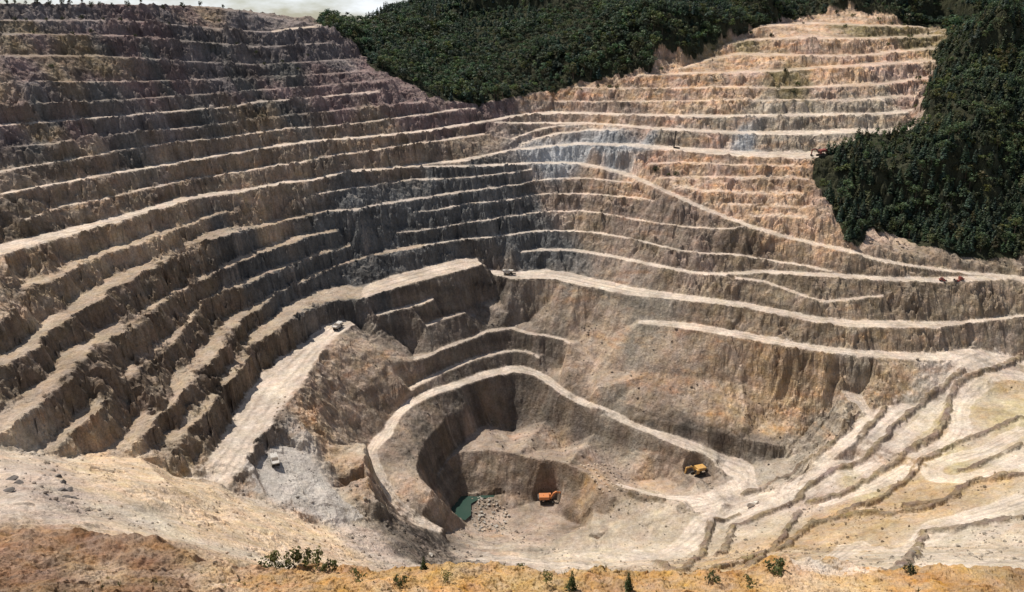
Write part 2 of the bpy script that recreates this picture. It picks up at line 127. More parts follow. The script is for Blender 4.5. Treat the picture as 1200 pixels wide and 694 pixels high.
[(-82.7,459.3,113.2),(-79,461.8,113.4),(-63.3,470.6,114.2),(-49.3,481,116.3)],
[(-84,464.3,113.6),(-80.2,466.7,113.8),(-64.5,476.2,114.4),(-50.5,486.6,116.5)],
[(-53.6,466.6,103.4),(-42.8,477.3,104.6),(-29.9,487.4,105.5)],
[(-54.8,471.3,103.5),(-43.9,481.9,104.8),(-30.8,492.2,105.8)],
[(-58.3,442.8,90.8),(-51,447.9,90.9),(-41.6,459.3,91.3),(-26.6,474.4,91.6),(-16.3,485.6,92.2),(-0.1,494,91.7),(10.9,488.8,89.6),(22,486.4,89.1),(32.7,481.9,88.3),(36.7,477.5,87.8)],
[(-59.5,448.3,91.1),(-52.4,453.2,91.2),(-43,464.7,91.5),(-27.8,479.6,91.9),(-17,491,92.5),(0.1,499.6,91.9),(11.4,493,90.1),(22.5,490.9,89.3),(33.5,485.8,88.6),(37.7,480.9,88)],
[(-59.2,427.5,78.5),(-52.5,434.8,79.5),(-41,449.1,80.3),(-26.3,464.6,80.7),(-10.7,477.8,80.2),(0,483.2,80.1),(10.8,481.4,79.5),(17.2,476.7,78.1)],
[(-60.9,431.7,79),(-54.2,440,79.6),(-42.5,454.3,80.6),(-27.4,469.8,81.1),(-11.3,483,80.5),(-0,488.5,80.2),(11.4,485.4,79.9),(18,479,78.7)],
[(-33.8,340.6,45.5),(-45.3,343.1,50.3),(-53.1,346.4,55.4),(-58.4,351.8,58.7),(-63.6,360.4,62),(-68.3,369.9,64.6),(-71.8,377.1,66.7),(-70.6,381.4,68),(-64.8,387.9,69.8),(-63.6,397.7,71.1),(-61.1,410.2,72.9),(-55.4,418.8,74.3),(-44.5,429.9,75.2),(-30.2,442.2,74.2),(-15.3,457.9,72.9),(0.2,468.8,72),(10.2,467.7,71.2),(20.3,461.5,69.4),(27.6,449.6,67.4),(40.3,440.8,63),(55.2,432.7,60.2),(69,421.7,58.7),(87.3,411.9,54.8),(105,403.1,50.3),(117.6,395.6,45.9)],
[(-34.8,334.6,45.6),(-46.7,334.2,51.2),(-55.6,335.6,57.6),(-61.7,341.7,61.4),(-67.4,351.1,64.5),(-72.8,362.9,65.9),(-78,376.6,67),(-76.6,390.4,68),(-70.4,397.2,69.3),(-69.3,404.7,70.3),(-65.5,417.7,72.6),(-58.4,426.7,74.5),(-46.6,438.1,75.5),(-32.1,450.9,74.9),(-16.9,467.5,73.7),(-0.2,479.7,72.6),(11.7,477.8,71.7),(22.9,469.9,69.7),(30.6,458.8,67.1),(42.9,448.1,64.1),(57.5,438.2,62.1),(71.8,429.1,59.8),(91.1,422,54.8),(110.1,414.4,50.6),(124.7,410.1,45.3)],
[(117.7,397.2,44),(122.4,385.2,44.1),(123.3,390.7,44.4),(118.6,386.1,43.9),(104.1,376.4,42.6),(89.8,369.7,41.2)],
[(125.2,410.5,46.1),(137.9,406.6,43.5),(134.7,380,42.8),(119.4,365.4,42.8),(103.3,360.5,41.8),(89.2,359.7,40.7)],
[(88.3,363.5,44.6),(69.9,357.6,41.7),(52.3,355.1,38.4),(38.9,351.4,36.5)],
[(88.1,355.1,44.3),(69.9,351.1,41.5),(52.4,350,38.2),(39.2,347.4,36.3)],
[(26.2,448.8,64),(21.3,458.3,65.3),(11.9,464.8,65.8),(0,465.8,65.4),(-10.7,458.7,66),(-22.5,447.1,64.8),(-28.1,434.9,64),(-37.4,422.3,63.6),(-43.5,407.9,62.9),(-47.4,398.6,62.6),(-50,387.2,62),(-50.6,374.9,60.3),(-46.5,366,58),(-41,357.8,55.5)],
[(35.3,443,62.2),(46.2,435.8,59.5),(55.9,431,58.6),(69.7,420.1,57),(88.1,410.7,53.8),(97.1,406,52.5)],
[(-41.9,394.1,43.1),(-38.8,402.5,44.1),(-34.7,414.4,45.6),(-27.9,426.8,47.2),(-20.7,437.5,48.3),(-10.7,453.1,49.6),(0,457.7,49.6),(10.7,454.6,49.1),(23.7,445.8,49.2),(41.2,435.1,50.2),(60.6,423.5,47.8),(71.9,414.8,47.1),(85.8,409.4,47.9),(96.9,403.4,47.5),(102.7,403.6,48.5)],
[(-41.1,373.1,39.1),(-42.8,382.2,40.7),(-40.8,392.4,43),(-37.8,402,44.5),(-32.1,412.9,45.9),(-19.8,414.8,47.1),(-4.9,412.7,47.1),(9.8,407.4,46.2),(24.2,402,46.6),(35.7,394.9,47.5),(42.1,386.2,46.8),(48.1,376.1,45.6),(52.3,369.3,44.7),(63.8,373.6,44.6),(76.1,366.3,45),(89.1,363.8,45.1)],
[(-28,377.7,25.9),(-30.9,386.8,26.4),(-28.7,398.9,26.9),(-21.5,401.8,27.4),(-9.7,399.7,29.2),(2.5,405.9,34.9),(15.6,402.8,40.1),(29.3,397.2,42.9),(36.9,389,37.6),(41,370.9,36.3),(50.1,362.7,36.5)],
[(-42.6,380.3,41.4),(-39.2,376.5,34.8),(-32.3,374.1,29.4),(-23.9,371.5,24.2)],
[(37.8,448.6,63.5),(51.2,436,63.4),(66.2,432.5,60.6),(80.7,427,59.5),(99.7,421.1,58.7),(113.9,417.3,56.8),(132.7,412.9,54.8),(148.9,409.2,53.5),(159.8,407.7,52.1)],
[(68.4,429.7,59.2),(80.4,424.4,55.8),(99.5,418.3,52.9),(123.2,412.3,49),(146.4,406.9,47.1),(158.9,404.9,47.1)],
[(159.5,433.7,72.9),(168,428.4,71.6),(186.3,423.5,70.7)],
[(159.4,432.2,69.8),(167.7,426.5,68.1),(186.1,422,67.6)],
[(185.7,413.3,79.5),(195.2,413.7,77.7),(197.2,406.8,74.6),(188.9,396.3,71.1),(176.3,387.8,66.8),(161.3,381.8,58.8)],
[(191.5,425.8,80),(203.1,425.3,77.5),(202.8,406.6,74.9),(189,386.6,72.2),(175.4,377.3,67.7),(160.5,371.1,60.1)],
[(-116.1,324.3,100.5),(-113,337.6,99),(-105.5,341.7,96.4),(-97,339,93.7),(-88,340.5,82.8)],
[(-115.1,316.6,94.5),(-114.6,324.2,95.3),(-111.8,334.3,94.1),(-103.3,339.1,91.4),(-96.9,337.1,89.3),(-87.3,325.4,84.9),(-76.1,311.3,80.3),(-66.1,306.9,75.3)],
[(-116.6,300.2,95.4),(-108,295.1,93.6),(-96.4,291.2,90.3),(-85.4,288.7,86.2),(-77.6,292,81.5),(-71.4,296.2,78.6),(-67.1,301.7,75.7),(-64.8,305.7,74.8)],
[(-72.5,353.4,84.9),(-71.2,338.6,83.9),(-66.2,325.1,82.8),(-59.7,315,77.9),(-53.8,316.3,68.1)],
[(-186.5,253.7,137.9),(-184.8,258,136.5),(-176.8,263.4,130.3),(-171,271.5,124.3),(-160.8,285.6,118),(-152.7,293.6,115.1),(-146.6,294.7,112.5),(-138.5,298.3,104),(-128.2,298,98.4),(-115.5,291.7,96.6),(-107.7,293.7,92.4),(-96.2,289.9,89.1),(-85.3,287.8,84.7),(-72.6,293.3,78.4),(-64,304.8,72.7),(-52.7,316.4,65.8),(-46.1,314.9,62.3),(-40.2,306.4,60.1),(-34.5,298.6,58.2)],
[(-34.6,348.1,36.8),(-30.3,332.4,40.5),(-26.8,318.3,45)],
[(-118,153.7,174.2),(-114.2,153.6,173.8),(-104.8,153.5,173),(-94.6,155.7,171.9),(-80.1,157.2,169.9),(-74.2,154.2,168.9),(-69,150.2,167.7),(-62.5,150.1,166.5),(-57,150.3,165.5),(-50.2,153.1,164.7),(-38.9,154.1,163.7),(-31,153.3,163.1),(-19.5,154.4,163.2),(0,153.9,163.2),(11.6,153.6,163.2),(23.1,152.1,163.6),(38.2,151,164.2),(51.5,151.1,164.8),(55.9,153.1,165.1),(59.2,154.2,165.2),(61.5,152.5,165.1),(69.8,154.2,165.2),(72.8,154.5,165.2),(76.7,152,165.1),(87.6,150.8,165.5),(98.4,149.9,166),(112.8,148.8,166.6),(118.2,148.4,166.9)],
[(-87.6,109,186.5),(-72.7,112.2,183.8),(-45.6,117.4,179.3),(0,122.6,174.8),(47.6,122.4,175),(98.8,121,176.2)],
[(34.9,674.4,221.7),(81.8,658.1,223.1),(133.8,645.9,224.5),(173.3,643.9,225.7),(198.2,638.2,225.8),(231.2,638,226),(263.1,635.2,225.6),(285.1,640.7,227),(321.6,654.8,227.7)],
[(35.3,681.5,222.2),(82.6,664.8,223.6),(135.1,652.8,224.9),(175,650.7,226.1),(200.8,646.8,226.2),(233.9,646,226.6),(266.9,644.7,226.1),(289.8,652,227.6),(326.4,665.4,228.6)],
[(35.6,691.1,232.8),(83,671.5,232.1),(135.9,659.5,233.2),(169.4,657.8,234.3),(221.8,652.2,233.9),(262,652.3,235.7),(299.6,661.5,236.2),(343.6,680,240.2)],
[(35.6,691.8,233.8),(84.1,680.4,232.6),(137.7,668.4,233.8),(171.9,667.8,234.9),(225.5,663.6,234.6),(267.6,667,236.6),(307.4,679.8,237.3),(354.2,702.7,241.6)],
[(101.6,683.1,241.3),(138.8,676.8,243.6),(174.3,680.3,244),(208.2,677.6,245.4),(242.6,677.4,247.3),(277.7,679.1,249.1),(327.7,697.7,250.9),(369,716.3,252.2)],
[(102.8,692.1,242.2),(141.6,691.3,244.4),(178,695.8,244.9),(213.3,695.2,246.4),(249.3,697.3,248.5),(286.2,701,250.5),(339.1,723.2,252.5),(383,744.9,254)],
[(142.1,693.3,247),(171.8,716.5,254.2),(197.6,719.4,257.4),(243.4,703.4,256.4),(287.4,705.4,255.7),(340.9,728.8,259.2),(392.5,755.5,262.8)],
[(144.1,705.8,247.7),(175.4,733.9,255.2),(203.2,740.5,258.7),(251,725.9,257.8),(296.1,727.7,257.1),(351.6,753.1,260.6),(405.8,782.4,264.4)],
[(188.3,742.7,264.9),(213.2,752.3,269),(252.9,735.7,270.6),(298.4,737.5,269.8),(353.8,760.5,270.1),(400.6,785.3,272.7)],
[(191.3,756.2,266),(219.3,774.9,270.3),(260.9,759.5,272),(308.4,763,271.3),(366.8,789.4,271.8),(416.4,817.5,274.8)],
[(227,777,279.7),(256.3,796.1,281.9),(287.9,795.4,282.7),(329.1,778.5,280.4),(400.7,812.3,279.7)],
[(234.4,803.9,281.6),(267.2,830.9,284),(300.2,829.8,284.8),(342.5,810.8,282.4),(416.1,844,281.7)],
[(28.3,686.5,228.8),(71,691.2,238.8),(113.7,694.5,245.5),(140.7,707.4,252.5),(171.6,734.6,260.1),(201.1,764.2,268.1),(234.7,804.8,282.2),(269,838.2,289.4),(305.6,847.6,293.5),(335.8,838.9,295),(364.9,827.6,291.6),(427.2,850,283.9),(385.7,734.4,272.8)],
[(-95.3,624.9,235.9),(-85.2,635.3,232.6),(-65.9,636.7,226.8),(-46.7,643.2,223),(-27.2,657,221.8),(0,670,224.7),(28.1,681.8,230.5)],
[(-152.3,682.1,282.5),(-139.1,687.8,271.3),(-126.2,689.3,257.9),(-108.2,661.3,247.8),(-94.8,636.1,240.2)],
[(303.1,600.6,208.3),(274.6,594.9,205.3),(250.1,595.1,202.2),(216,566.9,192.8),(205.7,566.2,186.9),(204,545,178.8),(205,519.8,166.5),(211.4,511,155.4),(220.4,502.7,146.7),(241.7,499.5,142.4),(273.9,496.6,138.1),(302.1,496.9,134.6),(326.8,491.8,132.7),(340.4,486.9,131.3)]]
RIBBONS=[(1,2,'pale'),(3,4,'faint'),(5,6,'faint'),(7,8,'faint'),(9,10,'faint'),(11,12,'faint'),(13,14,'bench'),(15,16,'faint'),(17,18,'bench'),(19,20,'road'),(21,22,'road'),(23,24,'bench'),(25,26,'bench'),(27,28,'bench'),(29,30,'road'),(31,32,'road'),(33,34,'road'),(35,36,'hill'),(37,38,'hill'),(39,40,'hill'),(41,42,'hill'),(43,44,'hill'),(45,46,'flat'),(47,48,'bench'),(49,50,'flat'),(51,52,'bench'),(53,54,'flat'),(55,56,'bench'),(57,58,'flat'),(59,60,'bench'),(61,62,'flat'),(63,64,'road'),(65,66,'flat'),(67,68,'pale'),(69,70,'road'),(71,72,'bench'),(73,74,'road'),(75,76,'road'),(77,78,'road'),(82,83,'bench'),(84,85,'bench'),(86,87,'bench'),(88,89,'bench'),(90,91,'road'),(92,93,'road'),(94,95,'faint'),(106,107,'road'),(109,110,'grey'),(116,117,'hill'),(118,119,'hill'),(120,121,'hill'),(122,123,'hill'),(124,125,'hill'),(126,127,'hill')]
POINTS=[(-8.7,516.2,105.5),(-22.8,508,104.6),(-2.8,501.1,99.8),(5.7,511.8,110),(11.4,506.1,93.8),(19.8,397.8,32.1),(12.2,401.1,32.3),(26.4,396,36.5),(-35.1,421.5,52.9),(0,450.2,40.4),(30.9,430.8,39.2),(59.7,413,38),(87.5,401.3,36.5),(67.5,397.1,36.4),(110.4,396.4,39.5),(9.7,395.3,23.7),(-9.5,388.2,22.7),(23.8,386.8,23.6),(0,370.7,23.7),(-18.6,375,23.4),(36.8,372.3,25.3),(53.5,463.9,77.9),(44.2,484,87.2),(65.4,479.3,94.9),(22.9,509.7,104.6),(83.1,448.5,79),(113.7,446.6,79.9),(143.6,441.5,76.6),(170.5,430.8,78.8),(189,429.6,87.5),(51.8,445.4,71.9),(151.4,427.9,60.7),(179,420,59.2),(22.1,482.6,78.8),(33,476.2,72.6),(50.5,497.1,100.1),(213.6,430.7,92.4),(198.7,427.5,83),(311,451,89.2),(284.5,406.6,87.5),(261.4,368,86.6),(231.1,318.1,87.1),(212.4,287.9,89.2),(193.1,257.6,94.4),(285.5,365.4,87.9),(231.4,285.1,91.1),(248.7,431.3,92.2),(242,413.5,78.9),(225.2,379,75.8),(209.3,347,74.3),(193.7,316.2,74.9),(176.3,283.4,79.9),(198.5,425.5,78.5),(192.4,406.4,66.4),(180.5,375.5,62.5),(167.7,343.5,62.1),(157.5,318.9,64.1),(146.7,293.5,68.5),(155.9,406.1,47.6),(153.5,384.1,47),(139.5,355.7,49.3),(129.4,326.1,54.5),(120.5,300.9,61),(111.5,364,43.9),(110.2,357.7,40.4),(104.4,336.2,45.1),(97.4,310.7,51.5),(69.3,350.3,40.3),(67.9,340.9,38.4),(63.2,314,46.7),(43.2,346.9,34.1),(41.5,331.3,38.8),(39.2,311.1,46.6),(17.2,343.4,32.5),(15.9,316,43.9),(-4.4,351.9,29),(0,312.4,45.6),(-17,340.9,34.4),(-21.7,314,46.7),(-102.7,373.2,98.4),(-89.3,377.4,81.7),(-97.4,399.2,96),(-80.3,331.6,78.9),(-101.5,350.6,98.1),(-71.1,331.7,64.9),(-87.8,398.9,86),(-91.7,349.6,87),(-143.5,237.1,136.2),(-123.7,254.3,122.2),(-118.7,214.5,137.8),(-109,253.3,112.1),(-92.6,248.9,107.9),(-82.3,265,94.8),(-66.6,266.6,87.9),(-52.8,281.9,76.8),(-90.8,207.6,130.4),(-74.2,236.5,106.1),(-149.9,225,143.5),(-136,194.8,153.7),(-125.1,203.4,145.2),(-45.2,276.6,74.5),(-58.9,260.4,86.5),(-89.4,142,173.5),(-73.5,145.6,169.7),(-86.9,123.9,181.4),(-60,134.5,173),(-26.4,138,170.2),(17.7,139.1,169.3),(53.8,141,168.9),(87.8,137.9,170.7),(-108.1,760,259.4),(-59.2,724.3,246.2),(0,715,246.6),(72.6,714.7,260.6),(146.6,726,274.3),(0,784.1,273.9),(-83.1,826,281.4),(76.5,762.5,288.6),(201.2,771.5,288.7),(-133,826,281.4),(0,838.1,297.3),(133.6,742.4,295.4),(245.8,820,298.5),(-89.9,900.3,302),(0,847.4,325.1),(120.1,1216.3,350.4),(192.8,976.1,334.7),(245.9,825.6,314.1),(336,845.1,311.7),(427.7,860.4,312.3),(391.5,675.6,295.2),(390,752.8,259.6),(315.7,619.7,238.8),(264.7,553,186.2),(289,534.2,160.4),(323.1,561.5,214.2),(336.6,527.2,162),(376.3,619.7,238.8),(395.7,660.2,262.1),(234,544.4,170),(264.3,540.8,152.9),(480.1,755,274.1),(-119.2,157.5,170.6),(-120.3,161.1,168.4),(-115.2,157.3,170.3),(-116.2,160.9,168.2),(-106.8,157.6,168.9),(-108.8,161.6,166.4),(-98.6,160.9,166.3),(-102.5,166,162.9),(-96.9,161.9,165.4),(-99.2,168.1,161.4),(-83.8,161.8,165),(-87.6,166.2,162.2),(-81.8,162.2,164.9),(-83.5,167.1,161.8),(-70.8,154.5,163.2),(-72.7,158.7,160.4),(-64.3,154.8,161.4),(-66.1,159.4,158.3),(-57.9,153.8,161.8),(-58.8,157.3,159.6),(-53.4,163.5,152.8),(-56.7,173.6,145.1),(-44,167.6,147.9),(-49.1,180.7,137.8),(-42.9,174.2,140.2),(-46.9,193.7,124.8),(-32.4,162.6,152.6),(-33.9,171.7,145.7),(-24.3,179.7,133.6),(-29.2,204.4,114),(-22.5,192,124.5),(-25.6,228.9,95.8),(-19.1,196.5,121.1),(-18.8,238,89),(-1.1,165.7,149.6),(-2.2,177.3,140.7),(2.4,203.5,115.3),(4.8,252.6,77.4),(12,163.9,151.5),(12.4,173.9,143.8),(16.7,183.5,130),(21.7,212.8,106.8),(24.6,160.1,154.6),(26,167.8,148.8),(29.6,173.8,137.7),(36.1,194.9,120.8),(39.2,156.5,158.2),(40.2,162,154.3),(43.4,163.5,149.4),(48.6,175.7,139.8),(55.5,164.3,149.4),(59.4,177.2,139.4),(62.3,163.8,154.4),(65.4,173.1,147.5),(67.1,164.4,151.2),(72.8,175.9,142.4),(75.2,160.5,158.7),(77.5,166.3,154.6),(82.1,162.6,152.6),(87.6,173,144.6),(91.2,159.9,155),(94.9,168.8,148.3),(92.5,158,157.1),(97.4,165,151.8),(102.7,157.8,156.8),(107,165.5,150.9),(104.7,157.4,156.9),(111,164.7,151.3),(116.6,155.9,158.3),(120.4,162.9,153.1)]
TRACKS=[
([(313.5,450.5,100.5),(294.9,451.5,93.5),(270.4,435,93.8),(246.3,424.9,87.4),(222.5,413.5,79.9),(200.4,394.1,73.9),(181.4,379,66.6),(160.3,368.8,59.9),(133.8,364.7,46.1),(104.7,353.9,42.4),(69.4,310.5,63.5),(54.4,323.5,49.8)],[10.3,10.2,9.8,9.5,9.1,8.7,8.4,8.2,8.1,7.9,6.9,7.2]),
([(258,418.2,84.7),(239.8,408.9,78.5),(219.9,388.7,75.7),(201.6,374,73.5),(176.5,365.4,62.4),(152.5,357.7,55.6),(134,358.5,47.5)],[4.9,4.8,4.6,4.4,4.3,4.2,4.2]),
([(299.4,427.4,88.5),(276.2,422.2,90.8),(258.2,413.6,83.1),(245.1,399.6,80.4),(235.8,378,78.8),(222.8,367.4,76.1),(201.7,356.7,71.9),(178.9,346.2,65.2),(151.5,343.3,56.4)],[6.0,5.8,5.7,5.5,5.3,5.1,4.9,4.8,4.7]),
([(261.7,365,86.7),(232.3,352.8,80.4),(214.6,353.7,75.2),(204.9,347.8,72.9),(204.4,337.2,74.5),(215.9,330.2,79.7),(242.3,333.2,87)],[5.3,5.0,5.0,4.9,4.8,4.8,4.9]),
([(220.7,298.4,88.6),(200.2,295.7,83.2),(182.9,295.8,78),(142.9,255.4,100.4),(147.3,295.1,68.2),(80.3,183.4,146.5),(65.8,174.9,151.4),(67.8,199.8,131.3),(42.2,176.2,147.5),(37.7,299,55.2),(0,318.7,43.2),(-19.4,309.8,51.3)],[6.6,6.4,6.3,5.4,6.2,3.8,3.6,4.1,3.5,5.9,6.3,6.1]),
([(122.7,379.2,43.6),(106.4,370.4,42.9),(89.1,373.9,40.7),(71.3,377.3,42.2),(58.4,387.5,40.7)],[3.0,2.9,2.9,2.9,3.0]),
([(155.1,204.4,129.7),(134.4,202.4,131.8),(93.7,161.8,158.6),(73.8,149.7,165.9),(62.8,151,165.8)],[5.5,5.3,4.2,3.8,3.7])]
BERMS=[
[(194,408.3,70.8),(176.4,389.8,66.4),(164.6,380.9,60.9),(154.2,386.4,47.2),(138.5,379.6,44),(122.1,373.2,43.2)],
[(212.1,411.6,78.7),(195.5,393.2,73.3),(184.9,383.4,70.3)],
[(261.9,426.9,88.7),(244,418.7,82.8),(235,414.4,80),(216.2,398.5,75.8),(199.7,381.7,73.3),(188.4,374.7,68),(173.1,368,61.8),(158.3,362.6,58.6),(149.1,360,54.1),(145.1,354,51.9),(138,351.5,50),(123.5,345.7,48.4),(109.6,340.4,45.6),(91.4,299.7,68.4)],
[(311.4,452.4,91.4),(275,424.6,91.3),(253.9,419.5,84),(246.5,411.4,79.9),(236.7,393.6,78.3),(222.3,377.7,75.5),(206.2,366.9,74),(195.4,360.7,68.6),(175.6,353,63.4),(169.2,347.3,62.1),(152.8,346.8,56.1),(146.9,347.2,53.9)],
[(266.8,377,86.8),(241.3,369.3,81),(217,362.4,75),(202.6,353.9,71.6),(191.5,343.1,69.5),(180,335.2,67.3),(165.5,328.9,64.4),(154.3,329.9,60.4)],
[(248.9,347.4,86.8),(232.9,343.4,82.5),(219.8,337.3,79.6),(214.1,339.6,77.3)],
[(232.9,321,87),(223.3,323.3,83.4),(211.8,326,79.1),(202.7,319.5,77.3),(190.9,318,73.8),(179.4,321.3,69.8)],
[(197,315.6,76.2),(177.6,313.7,71.2),(160.1,325.2,63.6),(140.5,324.5,58),(107.8,289.2,77.5),(69.7,242.7,105.8)],
[(208.3,281.3,90.3),(195.2,287.1,84.4),(185.2,287.3,81.3),(173.8,290.3,77.2),(129.3,219.2,122.1),(101.9,180.5,147.3),(96.4,187,141.1),(92.2,191.1,140),(91.2,220.4,117.9)],
[(117.9,355,44.7),(101.3,349.1,43.1),(62,249.6,105.6),(63.1,298,68.3)],
[(140.9,342,53.4),(107.8,289.2,77.5),(82.8,237,110.6)],
[(80.4,364.9,44.4),(67.6,368.7,44),(61.4,372.8,44.6)]]
